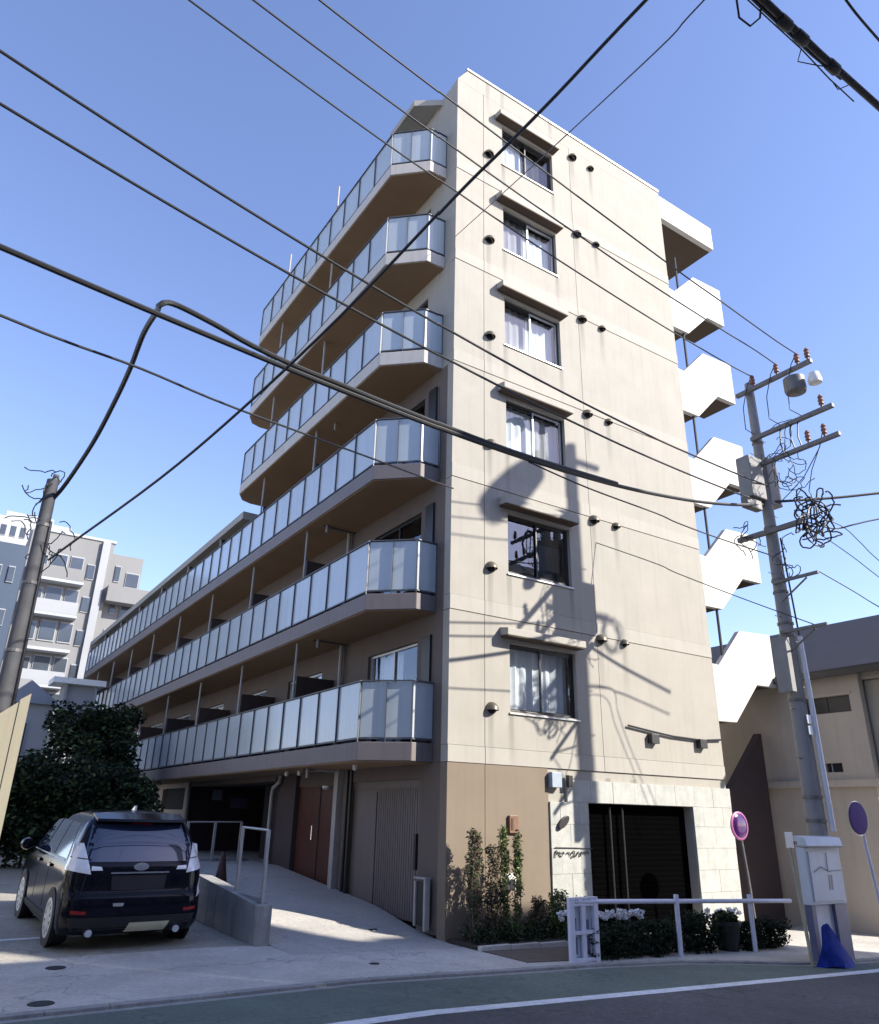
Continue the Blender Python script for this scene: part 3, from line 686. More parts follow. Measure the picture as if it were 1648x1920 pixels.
# shrubs at the foot of the tan wall
def columnar(x, y, h, r, n, mats, label, twigs=False):
    r = r * .78 if h > 1 else r
    t = thing('shrub', label, 'shrub', (x, y, -.08), 'plants along the foot of the tan wall')
    s = MB(); f = MB()
    for i in range(5):
        a = i * 1.3; s.tube([(x + .05 * math.cos(a), y + .05 * math.sin(a), -.1), (x + .8 * r * math.cos(a), y + .8 * r * math.sin(a) * .6, h * .5), (x + .5 * r * math.cos(a + 1), y + .4 * r * math.sin(a + 1), h * (.85 + .03 * i))], .012, 5, .004)
    s.build('stem', M['twig'], t)
    for i in range(n):
        q = random.random(); hh = h * q; w = r * (.55 + .45 * math.sin(min(1, q * 1.1) * PI * .9)) * random.random() ** .6; a = random.uniform(0, 2 * PI)
        leaves(f, clump((x + w * math.cos(a), y + .7 * w * math.sin(a), hh), (.07, .07, .11), 24), .055, .45)
    f.build('foliage', mats, t)
columnar(8.27, 11.35, 1.62, .19, 110, [M['twig'], M['leafm']], 'tallest half dry brown shrub nearest the building corner', True)
columnar(8.62, 11.30, 1.35, .19, 100, [M['twig'], M['leafd']], 'shorter brown leaved shrub second from the building corner')
columnar(8.88, 11.32, 1.66, .12, 90, [M['leafm'], M['leafl']], 'slim bright green shrub with a pointed top against the wall')
columnar(9.10, 11.22, 1.60, .10, 80, [M['leafm'], M['leafl']], 'slim yellow green shrub left of the white socket hood')
columnar(9.55, 11.2, .55, .16, 60, [M['twig'], M['leafd']], 'small dry twiggy shrub between the slim and the round shrubs')
columnar(9.98, 11.2, .62, .30, 120, [M['leafm'], M['leafl']], 'round yellow green bush right of the dry twiggy shrub')
columnar(10.5, 11.15, .50, .25, 90, [M['leafd'], M['leafm']], 'low dark bush beside the white rail panel')
gc = MB()
for i in range(150): leaves(gc, clump((random.uniform(8.05, 10.7), random.uniform(10.95, 11.6), random.uniform(-.05, .18)), (.1, .1, .12), 24), .06)
stuff(gc.build('ground_cover', [M['leafd'], M['leafm']]))
bed = MB().box(8.0, 10.9, 10.86, 11.74, -.3, -.03).build('planting_bed', M['soil']); struct(bed)
kb = MB()
kbt = thing('bed_kerb', 'thin pale kerb along the planting bed at the wall', 'kerb', (9.4, 10.8, -.1))
for i in range(5): pbox('kerb_stone', M['concrete'], kbt, 7.98 + i * .6 + .004, 7.98 + (i + 1) * .6 - .004, 10.76, 10.86, -.3, -.01 - i * .012, .008)
# dark clipped hedge behind the white rail
def lowhedge(x0, x1, y, h, label):
    t = thing('hedge', label, 'hedge', ((x0 + x1) / 2, y, -.2), 'dark clipped hedges behind the white rail')
    f = MB(); zb = gz((x0 + x1) / 2, 0)
    n = int((x1 - x0) * 190)
    for i in range(n): leaves(f, clump((random.uniform(x0, x1), y + random.uniform(-.3, .3), zb + random.uniform(.03, h - .05)), (.08, .08, .07), 30), .055)
    f.build('foliage', [M['leafd'], M['leafd']], t)
    s = MB()
    for i in range(int((x1 - x0) / .3)): s.tube([(x0 + i * .3 + .1, y, zb - .02), (x0 + i * .3 + .13, y, zb + h * .8)], .015, 5)
    s.tube([(x0, y, zb + .02), (x1, y, zb + .02)], .03, 5)
    s.build('stems', M['bark'], t)
lowhedge(9.15, 11.2, 9.8, .50, 'low dark hedge behind the left half of the white rail')
lowhedge(11.25, 12.35, 9.85, .62, 'dark bushy hedge left of the round planter behind the rail')
lowhedge(12.9, 14.2, 9.8, .5, 'low dark hedge between the round planter and the pale cabinet')
pt = thing('planter', 'round dark planter tub behind the right post of the white rail', 'planter', (12.62, 9.75, -.23))
MB().lathe([(.17, 0), (.23, .40), (.25, .41), (.25, .47), (.22, .47), (.21, .40)], 24, (12.62, 9.75, -.23)).build('tub', M['plastic'], pt, smooth=True)
f = MB(); leaves(f, clump((12.62, 9.75, .30), (.22, .22, .10), 700), .06); f.build('foliage', [M['leafd'], M['leafm']], pt)
fl = MB()
for i in range(80):
    x = random.uniform(9.3, 11.35) if i < 60 else random.uniform(12.95, 14.1)
    leaves(fl, clump((x, 10.45 + random.uniform(-.06, .06), gz(x, 0) + .52 + random.uniform(-.05, .06)), (.05, .05, .035), 26), .045, .8)
fl2 = fl.build('white_flowers', M['petal']); stuff(fl2)

# ------------------------------------------------------------------ guard rail
gr = thing('guard_rail', 'white tubular pedestrian guard rail along the edge of the sidewalk', 'guard rail', (11, 9.45, -.18))
def rx(x): return gz(x, 0) + .012
MB().tube([(8.72, 9.52, rx(8.72) + .80), (11, 9.46, rx(11) + .80), (14.05, 9.38, rx(14.05) + .80)], .035, 12).build('hand_rail', M['rail'], gr, smooth=True)
for x in (11.02, 12.95): MB().tube([(x, 9.45, rx(x) - .02), (x, 9.45, rx(x) + .90)], .04, 12).build('post', M['rail'], gr, smooth=True)
z = rx(8.9)
for x in (8.73, 9.22): pbox('panel_post', M['rail'], gr, x - .045, x + .045, 9.48, 9.55, z - .02, z + .86, .006)
pbox('panel_post', M['rail'], gr, 8.93, 9.01, 9.49, 9.54, z - .02, z + .74, .006)
for za, zb_ in ((.0, .05), (.36, .41), (.74, .86)): pbox('cross_bar', M['rail'], gr, 8.775, 9.175, 9.487, 9.547, z + za, z + zb_, .005)
pbox('panel', M['cabinet'], gr, 8.775, 9.175, 9.553, 9.56, z + .05, z + .74)
for (a, b, c, d) in ((8.83, 8.86, .41, .58), (8.99, 9.12, .42, .55), (8.82, 8.87, .1, .32), (8.99, 9.13, .08, .33)): pbox('panel_mark', M['acryl'], gr, a, b, 9.548, 9.552, z + c, z + d)
for x in (8.80, 8.84, 8.96, 9.0, 9.06, 9.1): pbox('stencil_mark', M['acryl'], gr, x, x + .022, 9.4845, 9.4865, z + .78, z + .83)
tag(MB().tube([(8.75, 9.52, .2), (8.75, 9.52, .21)], .001, 3).build('bolt', M['rail'], gr), '', '') if False else None

# ------------------------------------------------------------------ cabinet by the pole, blue bag, small sign, round signs
zc = gz(13, 0)
cb = thing('street_cabinet', 'pale notice cabinet on a stand in front of the concrete utility pole', 'cabinet', (13.0, 8.1, zc))
pbox('box', M['cabinet'], cb, 12.60, 13.62, 8.02, 8.19, .62, 1.50, .012)
pbox('door', M['cabinet'], cb, 12.66, 13.56, 8.0, 8.02, .67, 1.44, .004)
MB().prism([(12.56, 7.94, 1.52), (12.56, 8.17, 1.52), (12.56, 8.17, 1.68), (12.56, 7.98, 1.66)], (1.08, 0, 0)).build('hood', M['cabinet'], cb, bevel=.012)
pbox('hood_edge', M['steel'], cb, 12.55, 13.65, 7.925, 7.938, 1.50, 1.525)
for (a, b, c) in ((13.12, 13.17, 0), (13.19, 13.24, .0)): MB().prism([(a, 7.997, .84), (b, 7.997, .84), (b + .02 - c, 7.997, 1.07), (a + .02, 7.997, 1.07)], (0, .002, 0)).build('stencil_mark', M['acryl'], cb)
MB().tube([(12.74, 7.99, 1.12), (12.95, 7.985, 1.20), (13.15, 7.99, 1.13), (13.55, 7.99, 1.14)], .006, 5).build('door_wire', M['steel'], cb)
MB().tube([(13.14, 7.99, 1.13), (13.16, 7.99, 1.42)], .005, 5).build('door_wire', M['steel'], cb)
pbox('stand_panel', M['acryl'], cb, 13.30, 13.66, 8.06, 8.18, zc, .62, .01)
pbox('stand_back', M['cabinet'], cb, 12.75, 13.30, 8.12, 8.18, zc, .62)
pbox('stand_leg', M['acryl'], cb, 12.62, 12.74, 8.06, 8.18, zc, .62, .01)
bg = MB(); n = 14; vs = []; fs = []
for j in range(9):
    t = j / 8; 
    for i in range(n):
        a = 2 * PI * i / n; r = (.44 - .34 * t ** .8) * (1 + .13 * math.sin(3 * a + 5 * t) + .08 * math.sin(7 * a + 2))
        vs.append((12.72 - .16 * t + r * math.cos(a) * 1.05, 7.82 + .40 * r * math.sin(a), zc + .01 + .58 * t + .03 * math.sin(a * 2)))
for j in range(8):
    for i in range(n): fs.append((j * n + i, j * n + (i + 1) % n, (j + 1) * n + (i + 1) % n, (j + 1) * n + i))
fs += [tuple(range(8 * n, 9 * n)), tuple(range(n))[::-1]]
bg.add(vs, fs); tag(bg.build('tarp', M['bluebag'], smooth=True), 'crumpled bright blue tarp heaped under the pale cabinet', 'tarp')
sp = thing('sign_post', 'yellowed thin post carrying a small white plate left of the cabinet', 'sign post', (12.2, 7.95, gz(12.2, 0)))
MB().tube([(12.26, 7.93, gz(12.2, 0)), (12.13, 7.9, .7), (12.02, 7.88, 1.58)], .028, 10).build('post', M['yellowp'], sp, smooth=True)
pbox('plate', M['lampw'], sp, 11.88, 12.08, 7.84, 7.856, 1.50, 1.74, .004); pbox('bracket', M['frame'], sp, 12.085, 12.16, 7.83, 7.86, 1.55, 1.60)
sp.location.x -= .04
for o_ in (cb, bpy.data.objects['tarp'], sp): o_.location.x += .30; o_.location.y += .19; o_.location.z -= .008
rs1 = thing('round_sign', 'plain purple round road sign on a white post at the right edge', 'road sign', (14.72, 7.99, gz(14.7, 0)))
MB().lathe([(.285, 0), (.285, -.012), (.27, -.014)], 40, (14.36, 8.0, 1.98), 'y').build('disc', M['purple'], rs1, smooth=True)
MB().lathe([(.30, .012), (.30, .004)], 40, (14.36, 8.0, 1.98), 'y').build('rim', M['alu'], rs1)
MB().tube([(14.50, 8.04, 1.78), (14.52, 8.04, 1.5), (14.72, 8.0, gz(14.7, 0))], .032, 10).build('post', M['rail'], rs1, smooth=True)
rs1.location.x += .42; rs1.location.y += .24
rs2 = thing('round_sign', 'glossy dark purple round sign with pink rim beside the white stone wall', 'road sign', (14.75, 10.6, gz(14.7, 0)))
MB().lathe([(.01, -.05), (.12, -.045), (.2, -.03), (.25, 0), (.25, .01)], 32, (14.36, 10.5, 1.80), 'y').build('face', M['mirror'], rs2, smooth=True)
MB().lathe([(.275, .02), (.275, .0), (.25, -.012)], 32, (14.36, 10.5, 1.80), 'y').build('rim', M['pink'], rs2)
MB().tube([(14.40, 10.56, 1.9), (14.52, 10.56, .8), (14.6, 10.56, gz(14.6, 0))], .028, 8).build('post', M['steel'], rs2)


# ------------------------------------------------------------------ right utility pole
PX, PY = 13.95, 8.57
up = thing('utility_pole', 'tall grey concrete utility pole with cross arms in front of the stairs', 'utility pole', (PX, PY, gz(PX, 0)))
MB().tube([(PX, PY, gz(PX, 0) - .1), (PX, PY, 5), (PX, PY, 11.15)], .190, 20, .090).build('pole', M['pole'], up, smooth=True)
def arm(z, y0, y1, ins, w=.045, brace=False):
    a = pbox('cross_arm', M['steel'], up, PX - .17 - w, PX - .17 + w, y1, y0, z - w, z + w, .006)
    for yy in ins:
        MB().lathe([(.025, 0), (.025, .06), (.055, .08), (.045, .13), (.06, .16), (.04, .21), (.055, .24), (.02, .30)], 10, (PX - .17, yy, z + w)).build('insulator', M['rust'], a, smooth=True)
    if brace: MB().tube([(PX - .17, PY - .1, z - .42), (PX - .17, y1 + .25, z - .05)], .018, 6).build('brace', M['steel'], a)
arm(10.87, 8.80, 6.98, (8.36, 7.77, 7.28, 7.05)); arm(9.68, 8.6, 6.72, (6.95,)); arm(9.03, 8.6, 6.70, (7.35, 7.0))
arm(7.50, 9.25, 7.75, (), .05); arm(6.40, 8.6, 7.62, (), .03, True); arm(5.38, 8.6, 7.62, (), .03, True)
# transformer cans and boxes
MB().box(PX - .62, PX - .14, PY - .12, PY + .2, 8.2, 9.15).build('transformer_box', M['pole'], up, bevel=.03)
pbox('switch_box', M['pole'], up, PX - .02, PX + .36, PY - .14, PY + .24, 8.15, 9.25, .02)
MB().lathe([(.0, .0), (.2, .03), (.22, .08), (.22, .36), (.1, .42)], 20, (PX - .17, 7.42, 10.28)).build('transformer', M['steel'], up, smooth=True)
MB().lathe([(.0, .0), (.13, .02), (.14, .1), (.1, .25)], 16, (PX - .1, 7.02, 10.35)).build('street_lamp_head', M['lampw'], up, smooth=True)
pbox('splice_box', M['steel'], up, PX - .75, PX - .25, PY - .05, PY + .12, 7.95, 8.18, .03)
pbox('banner_box', M['pole'], up, PX - .34, PX - .20, PY - .15, PY + .15, 4.2, 5.25, .01)
MB().tube([(PX + .10, PY - .19, 5.30), (PX + .12, PY - .205, 4.0), (PX + .13, PY - .225, 1.75)], .05, 10).build('conduit', M['pvc'], up, smooth=True)
MB().tube([(PX + .10, PY - .19, 5.33), (PX + .10, PY - .12, 7.4)], .018, 6).build('conduit', M['cable'], up)
for z in (5.30, 5.55, 6.45, 6.2, 7.6, 4.05, 2.3, 1.9, 9.6): MB().lathe([(.190 - .0088 * z + .014, 0), (.190 - .0088 * z + .014, .05)], 18, (PX, PY, z)).build('band', M['steel'], up)
z = 3.0; i = 0
while z < 10: MB().tube([(PX + (.14 if i % 2 else -.14), PY, z), (PX + (.31 if i % 2 else -.31), PY, z)], .011, 5).build('step_bolt', M['steel'], up); z += .45; i += 1
nb = MB()
for (a, b, c, d) in ((.0, .10, 3.62, 3.78), (.0, .10, 3.42, 3.58)): nb.box(PX - .10 + a, PX + b - .02, PY - .205, PY - .19, c, d)
nb.build('number_plate', M['cabinet'], up)
def tangle(name, c, r, n, seg, rad, parent):
    t = MB()
    for _ in range(int(n * 1.4)):
        p = Vector(c) + Vector((random.uniform(-1, 1) * r[0], random.uniform(-1, 1) * r[1], random.uniform(-1, 1) * r[2])); pts = [p.copy()]
        d = Vector((random.gauss(0, 1), random.gauss(0, 1), random.gauss(0, 1))).normalized()
        for k in range(seg * 2):
            d = (d + Vector((random.gauss(0, .42), random.gauss(0, .42), random.gauss(0, .42) - .08)) + (Vector(c) - p) * .5).normalized(); p = p + d * .075; pts.append(p.copy())
        t.tube(pts, rad, 5)
    return t.build(name, M['cable'], parent, smooth=True)
tangle('cable_tangle', (PX - .1, 7.55, 7.62), (.16, .34, .42), 17, 9, .016, up)
tangle('cable_tangle', (PX - .15, 8.05, 9.35), (.1, .25, .3), 6, 7, .009, up)
tangle('cable_tangle', (PX - .15, 7.9, 8.55), (.1, .3, .3), 5, 8, .009, up)
tangle('cable_tangle', (PX - .35, 8.9, 7.4), (.08, .2, .2), 5, 5, .010, up)
tangle('cable_tangle', (PX - .1, 8.3, 6.9), (.06, .1, .35), 4, 6, .010, up)
def drop(pts, r=.010): MB().tube(pts, r, 5).build('jumper_wire', M['cable'], up, smooth=True)
for yy in (8.36, 7.77, 7.28): drop([(PX - .17, yy, 11.2), (PX - .25, yy + .1, 10.95), (PX - .2, yy + .3, 10.5), (PX - .15, yy + .35, 10.0), (PX - .17, yy + .1, 9.72)])
for yy in (7.9, 7.65, 7.5): drop([(PX - .17, yy, 9.68), (PX - .19, yy + .04, 9.3), (PX - .17, yy, 9.05)], .016)
drop([(PX - .17, 7.0, 9.3), (PX - .17, 7.15, 8.9), (PX - .1, 7.6, 8.45), (PX, 7.95, 8.3), (PX, 8.3, 8.1)])
drop([(PX - .17, 7.1, 9.0), (PX - .15, 7.4, 8.5), (PX - .12, 7.55, 8.1), (PX - .1, 7.5, 7.9)])

# second pole placed unseen on the opposite kerb; its drum and transformer throw the upper shadows on the facade
QX, QY = 18.38, 3.17
u2 = thing('utility_pole', 'tall concrete pole with a drum on an arm, unseen on the opposite kerb', 'utility pole', (QX, QY, gz(QX, 0)))
MB().tube([(QX, QY, gz(QX, 0) - .1), (QX, QY, 8), (QX, QY, 17.3)], .24, 20, .15).build('pole', M['pole'], u2, smooth=True)
MB().lathe([(.0, .0), (.28, .02), (.30, .06), (.30, .9), (.26, 1.0), (.05, 1.04)], 24, (QX - .42, QY, 14.4)).build('transformer', M['pole'], u2, smooth=True)
MB().tube([(QX, QY, 17.1), (QX, QY - 1.0, 17.6), (QX, QY - 1.6, 17.55)], .05, 8).build('drum_arm', M['steel'], u2, smooth=True)
MB().lathe([(.05, .25), (.34, .15), (.42, -.4), (.42, -.9), (.36, -1.3), (.08, -1.4)], 20, (QX - .1, QY - 1.45, 17.45), 'y').build('shadow_drum', M['steel'], u2, smooth=True)  # oversized drum shaped to throw the blob shadow on the facade
def coil(c, r, n, par):
    mb = MB()
    for k in range(n):
        a0 = random.uniform(0, 6); rx_, rz_ = r * random.uniform(.8, 1.1), r * 1.25 * random.uniform(.85, 1.1)
        mb.tube([(c[0] + rx_ * math.cos(t + a0) + .03 * k, c[1] + .02 * k, c[2] + rz_ * math.sin(t + a0) + .06 * math.sin(3 * t)) for t in fr(0, 6.0, 22)], .018, 6)
    mb.build('cable_coil', M['cable'], par, smooth=True)
coil((QX - .75, QY - .05, 11.5), .42, 4, u2); coil((QX + .95, QY - .05, 12.9), .28, 4, u2)  # coils added out of view for the looped shadows on the wall
for z in (16.9, 13.2): pbox('cross_arm', M['steel'], u2, QX - .9, QX + .9, QY - .05, QY + .05, z, z + .1)

# ------------------------------------------------------------------ left utility pole
lp = thing('utility_pole', 'weathered grey utility pole with twiggy wires at its top at the left edge', 'utility pole', (.95, 13.5, 0))
MB().tube([(.95, 13.5, 0), (.95, 13.5, 4), (.93, 13.5, 7.05)], .165, 18, .095).build('pole', M['poled'], lp, smooth=True)
for z in (6.2, 5.2, 4.1): MB().lathe([(.165 - .010 * z + .012, 0), (.165 - .010 * z + .012, .05)], 16, (.945, 13.5, z)).build('band', M['steel'], lp)
MB().tube([(1.12, 13.44, 0.5), (1.07, 13.43, 4.0), (1.03, 13.44, 6.3)], .03, 8).build('conduit', M['frame'], lp, smooth=True)
tangle('cable_tangle', (.93, 13.45, 6.95), (.10, .08, .28), 6, 5, .010, lp)
tangle('cable_tangle', (1.15, 13.4, 6.0), (.16, .1, .35), 5, 5, .009, lp)
tangle('cable_tangle', (.80, 13.35, 6.1), (.06, .06, .3), 4, 4, .009, lp)
MB().lathe([(.05, 0), (.05, .1)], 10, (.96, 13.48, 7.05)).build('pole_cap', M['steel'], lp)

# ------------------------------------------------------------------ cables
def cable(pts, r, label, group=None):
    # Catmull-Rom for a smooth hang
    P_ = [Vector(p) for p in pts]; out = []
    for i in range(len(P_) - 1):
        a, b, c, d = P_[max(i - 1, 0)], P_[i], P_[i + 1], P_[min(i + 2, len(P_) - 1)]
        for k in range(5):
            t = k / 5; out.append(.5 * ((2 * b) + (c - a) * t + (2 * a - 5 * b + 4 * c - d) * t * t + (3 * b - a - 3 * c + d) * t ** 3))
    out.append(P_[-1])
    return tag(MB().tube(out, r, 8).build('cable', M['cable'], smooth=True), label, 'cable', group)
G1 = 'power lines running to the concrete pole'
cable([(13.78,8.36,11.18),(12.82,8.24,11.06),(11.69,8.12,10.98),(10.56,8.00,10.91),(9.44,7.88,10.86),(8.31,7.76,10.83),(7.18,7.64,10.81),(6.05,7.53,10.82),(4.92,7.41,10.84),(3.79,7.29,10.87),(2.66,7.17,10.93),(1.54,7.05,11.00),(0.41,6.93,11.09),(-0.72,6.81,11.20),(-14.65,5.35,11.70)], .013, 'lowest of the three thin lines from the top edge to the top pole arm', G1)
cable([(13.78,7.77,11.2),(12.87,7.66,11.16),(11.79,7.55,11.08),(10.71,7.43,11.01),(9.63,7.32,10.95),(8.55,7.21,10.91),(7.47,7.09,10.88),(6.39,6.98,10.86),(5.31,6.87,10.86),(4.23,6.75,10.87),(3.15,6.64,10.90),(2.07,6.53,10.94),(0.99,6.41,10.99),(-0.08,6.30,11.06),(-14.01,4.84,11.56)], .013, 'middle of the three thin lines from the top edge to the top pole arm', G1)
cable([(13.78,7.28,11.2),(12.92,7.17,11.11),(11.89,7.06,11.07),(10.86,6.95,11.04),(9.83,6.85,11.01),(8.80,6.74,10.99),(7.77,6.63,10.98),(6.74,6.52,10.97),(5.71,6.41,10.97),(4.68,6.30,10.97),(3.65,6.20,10.99),(2.62,6.09,11.00),(1.59,5.98,11.03),(0.56,5.87,11.06),(-13.36,4.41,11.56)], .013, 'rightmost of the three thin lines from the top edge to the top pole arm', G1)
cable([(13.95,8.47,8.57),(12.70,8.33,8.45),(11.44,8.20,8.37),(10.19,8.07,8.30),(8.94,7.94,8.27),(7.68,7.81,8.26),(6.43,7.68,8.27),(5.18,7.54,8.31),(3.92,7.41,8.38),(2.67,7.28,8.48),(1.41,7.15,8.60),(0.16,7.02,8.75),(-1.09,6.89,8.92),(-2.35,6.75,9.12),(-16.27,5.29,9.62)], .017, 'upper of the two lines entering high at the left edge', G1)
cable([(13.95,8.59,8.20),(12.71,8.46,8.09),(11.46,8.33,8.01),(10.22,8.20,7.95),(8.97,8.06,7.90),(7.73,7.93,7.89),(6.48,7.80,7.89),(5.24,7.67,7.92),(3.99,7.54,7.97),(2.75,7.41,8.04),(1.50,7.28,8.14),(0.26,7.15,8.26),(-0.99,7.02,8.40),(-2.23,6.89,8.56),(-16.15,5.42,9.06)], .017, 'lower of the two lines entering high at the left edge', G1)
cable([(13.95,8.58,8.17),(12.73,8.49,7.84),(11.51,8.41,7.57),(10.29,8.32,7.36),(9.07,8.24,7.20),(7.85,8.15,7.09),(6.63,8.07,7.02),(5.41,7.98,6.98),(4.19,7.90,6.98),(2.97,7.81,6.99),(1.74,7.73,7.03),(0.52,7.64,7.07),(-0.70,7.55,7.12),(-1.92,7.47,7.17),(-15.88,6.49,7.67)], .034, 'thick black bundled cable crossing the facade to the pole', G1)
cable([(6.92,8.09,6.99),(8.26,8.18,6.93),(10.06,8.31,6.95),(10.67,8.35,6.92),(12.01,8.44,6.93),(13.75,8.5,6.96)], .013, 'thin line splitting off below the thick bundle on the facade', G1)
cable([(7.98,11.72,8.11),(5.79,10.67,7.66),(2.61,9.19,7.02),(1.24,8.56,6.81),(-0.28,7.85,6.51),(-3.5,6.3,6.1)], .016, 'lowest line from the left edge ending at the building corner')
cable([(12.02,11.74,7.80),(12.63,10.56,7.10),(12.83,10.18,6.82),(13.45,9.02,6.08),(13.8,7.9,5.42)], .010, 'service line from the facade down to the lower pole bracket')
cable([(0.99,13.46,6.71),(1.11,13.15,6.93),(1.25,11.93,7.22),(1.31,10.92,7.48),(1.30,9.91,7.55),(1.27,9.11,7.65),(1.26,8.31,7.51),(1.18,7.69,7.17),(1.32,7.70,7.26),(1.80,7.73,7.21),(2.29,7.76,7.12),(2.94,7.81,7.07),(3.56,7.85,7.06),(4.6,7.92,7.04),(6.6,8.06,7.06),(9.0,8.22,7.22)], .034, 'thick black cable rising from the left pole and bending onto the bundle')
cable([(1.09,13.03,5.53),(1.27,12.43,5.65),(1.98,10.11,6.12),(2.49,8.42,6.61),(2.99,6.74,7.23),(3.48,5.14,8.01),(3.66,4.53,8.26),(3.85,3.91,8.54),(4.13,2.97,9.00),(4.8,.9,10.0)], .018, 'dark line slanting from the left pole up to the top edge across the corner')
cable([(7.95,11.74,14.67),(7.12,9.51,13.24),(5.86,6.17,11.09),(4.81,3.41,9.32),(4.61,2.86,9.04),(4.3,1.9,8.6)], .008, 'thin line from the upper building corner to the top edge')
cable([(1.12,13.3,6.25),(1.6,11.2,6.72),(2.0,9.4,7.0),(1.95,8.2,6.78)], .006, 'very thin line beside the rising thick cable at left') if False else None
cable([(13.92,8.50,8.20),(14.61,8.19,8.31),(15.43,7.81,8.45),(16.36,7.37,8.64),(18.5,6.4,9.1)], .03, 'thick cable leaving the pole to the right edge')
cable([(13.92,7.92,7.62),(15.19,7.92,7.71),(15.66,7.70,7.84),(16.24,7.43,8.02),(18.4,6.4,8.6)], .017, 'second cable leaving the pole tangle to the right edge')
cable([(13.92,7.8,7.75),(15.37,7.84,7.79),(15.70,7.68,7.45),(16.05,7.52,7.04),(17.2,7.0,6.0)], .009, 'thin line falling from the pole tangle to the right edge, upper one')
cable([(13.92,7.8,7.45),(15.03,8.00,7.46),(15.52,7.77,7.08),(15.98,7.56,6.68),(17.1,7.0,5.7)], .009, 'thin line falling from the pole tangle to the right edge, lower one')
cable([(13.8,7.65,6.44),(14.51,7.39,6.08),(14.95,7.18,5.79),(16,6.7,5.2)], .010, 'line from the lower pole bracket to the right edge')
tb1 = thing('cable_bundle', 'thick black overhead cable bundle at the top right corner', 'cable bundle', (5.1, 2.02, 8))
MB().tube([(3.2, 2.0, 8.1), (4.33, 2.02, 8.0), (5.1, 2.02, 7.97), (6.07, 2.02, 8.0), (8.5, 2.0, 8.2)], .030, 10).build('main_cable', M['cable'], tb1, smooth=True)
MB().tube([(3.2, 2.06, 8.1), (4.4, 2.07, 8.03), (5.1, 2.07, 8.02), (5.5, 2.05, 8.0)], .022, 8).build('side_cable', M['cable'], tb1, smooth=True)
for x in (4.55, 4.78, 5.25): MB().lathe([(.045, 0), (.05, .03), (.05, .12), (.03, .16)], 10, (x, 2.03, 7.98), 'x').build('splice_sleeve', M['cable'], tb1, smooth=True)
MB().tube([(4.2, 2.09, 8.0), (4.6, 2.09, 7.99), (4.95, 2.09, 7.99), (5.4, 2.11, 7.98), (5.82, 2.12, 8.0)], .006, 5).build('tie_wire', M['cable'], tb1)
MB().tube([(4.95, 2.09, 7.99), (5.0, 2.16, 7.95), (5.15, 2.11, 7.97), (5.35, 2.03, 7.99)], .005, 5).build('tie_wire', M['cable'], tb1)
MB().tube([(5.45, 2.11, 7.98), (5.55, 2.12, 7.96), (5.62, 2.03, 7.99)], .005, 5).build('tie_wire', M['cable'], tb1)
MB().tube([(4.02, 2.0, 8.05), (4.13, 2.13, 8.0), (4.27, 2.21, 7.97), (4.40, 2.2, 7.96), (4.42, 2.12, 7.98), (4.33, 2.03, 8.05)], .009, 6).build('slack_loop', M['cable'], tb1, smooth=True)
cable([(4.5, 1.6, 8.05), (4.88, 1.65, 8.0), (5.43, 1.68, 8.0), (7, 1.75, 8.1)], .010, 'short line cutting the top right corner above the thick bundle')
ce = MB().tube([(3.87, 2.06, 7.98), (3.97, 1.95, 8.02), (4.1, 1.8, 8.1)], .018, 8).build('cable_end', M['cable'], smooth=True); tag(ce, 'stub end of a black cable hanging in at the top edge', 'cable end')

# ------------------------------------------------------------------ car
cr_ = thing('parked_car', 'dark navy estate car parked tail out beside the low concrete wall', 'car', (3.08, 12.26, gz(3, 12.3) + .02))
cr_.scale = (1.07, 1.02, 1.02); cr_.rotation_euler = (math.radians(1.9), 0, math.radians(1.5))
def lerp(tab, z):
    if z <= tab[0][0]: return tab[0][1]
    for (a, b), (c, d) in zip(tab[:-1], tab[1:]):
        if z <= c: return b + (d - b) * (z - a) / (c - a)
    return tab[-1][1]
HW = [(.20, .87), (.30, .90), (.5, .905), (.75, .90), (.92, .895), (1.02, .875), (1.08, .855), (1.3, .78), (1.5, .705), (1.6, .655), (1.66, .59), (1.70, .48), (1.72, .33)]
YR = [(.20, .14), (.28, .05), (.42, .0), (.62, .0), (.68, .02), (.72, .07), (.85, .085), (1.0, .10), (1.08, .14), (1.3, .25), (1.5, .37), (1.58, .43), (1.64, .52), (1.70, .70), (1.72, .85)]
YF = [(.20, 4.2), (.32, 4.45), (.6, 4.5), (.78, 4.42), (.9, 4.2), (1.0, 3.75), (1.06, 3.45), (1.3, 3.0), (1.5, 2.62), (1.62, 2.35), (1.70, 2.0), (1.72, 1.8)]
RC = [(.2, .2), (.6, .26), (1.0, .24), (1.3, .16), (1.6, .14), (1.72, .12)]
def rear_y(x, z):
    hw, rc = lerp(HW, z), lerp(RC, z); u = min(abs(x), hw); y = lerp(YR, z) + .05 * (u / hw) ** 2
    e = u - (hw - rc)
    if e > 0: y += rc - math.sqrt(max(0, rc * rc - e * e))
    return y
def side_x(y, z):
    hw = lerp(HW, z); rc = lerp(RC, z); e = rc - (y - lerp(YR, z) - .05); x = hw
    if e > 0: x -= rc - math.sqrt(max(0, rc * rc - min(e, rc) ** 2))
    t = (y - 2.2) / 2.3
    return x - .05 * max(0, t) ** 2
body = MB(); zs = [.20, .24, .28, .36, .45, .55, .62, .66, .70, .73, .8, .9, .97, 1.02, 1.06, 1.12, 1.2, 1.3, 1.4, 1.5, 1.56, 1.6, 1.63, 1.66, 1.685, 1.70, 1.712, 1.72]
NR, NSd = 12, 14
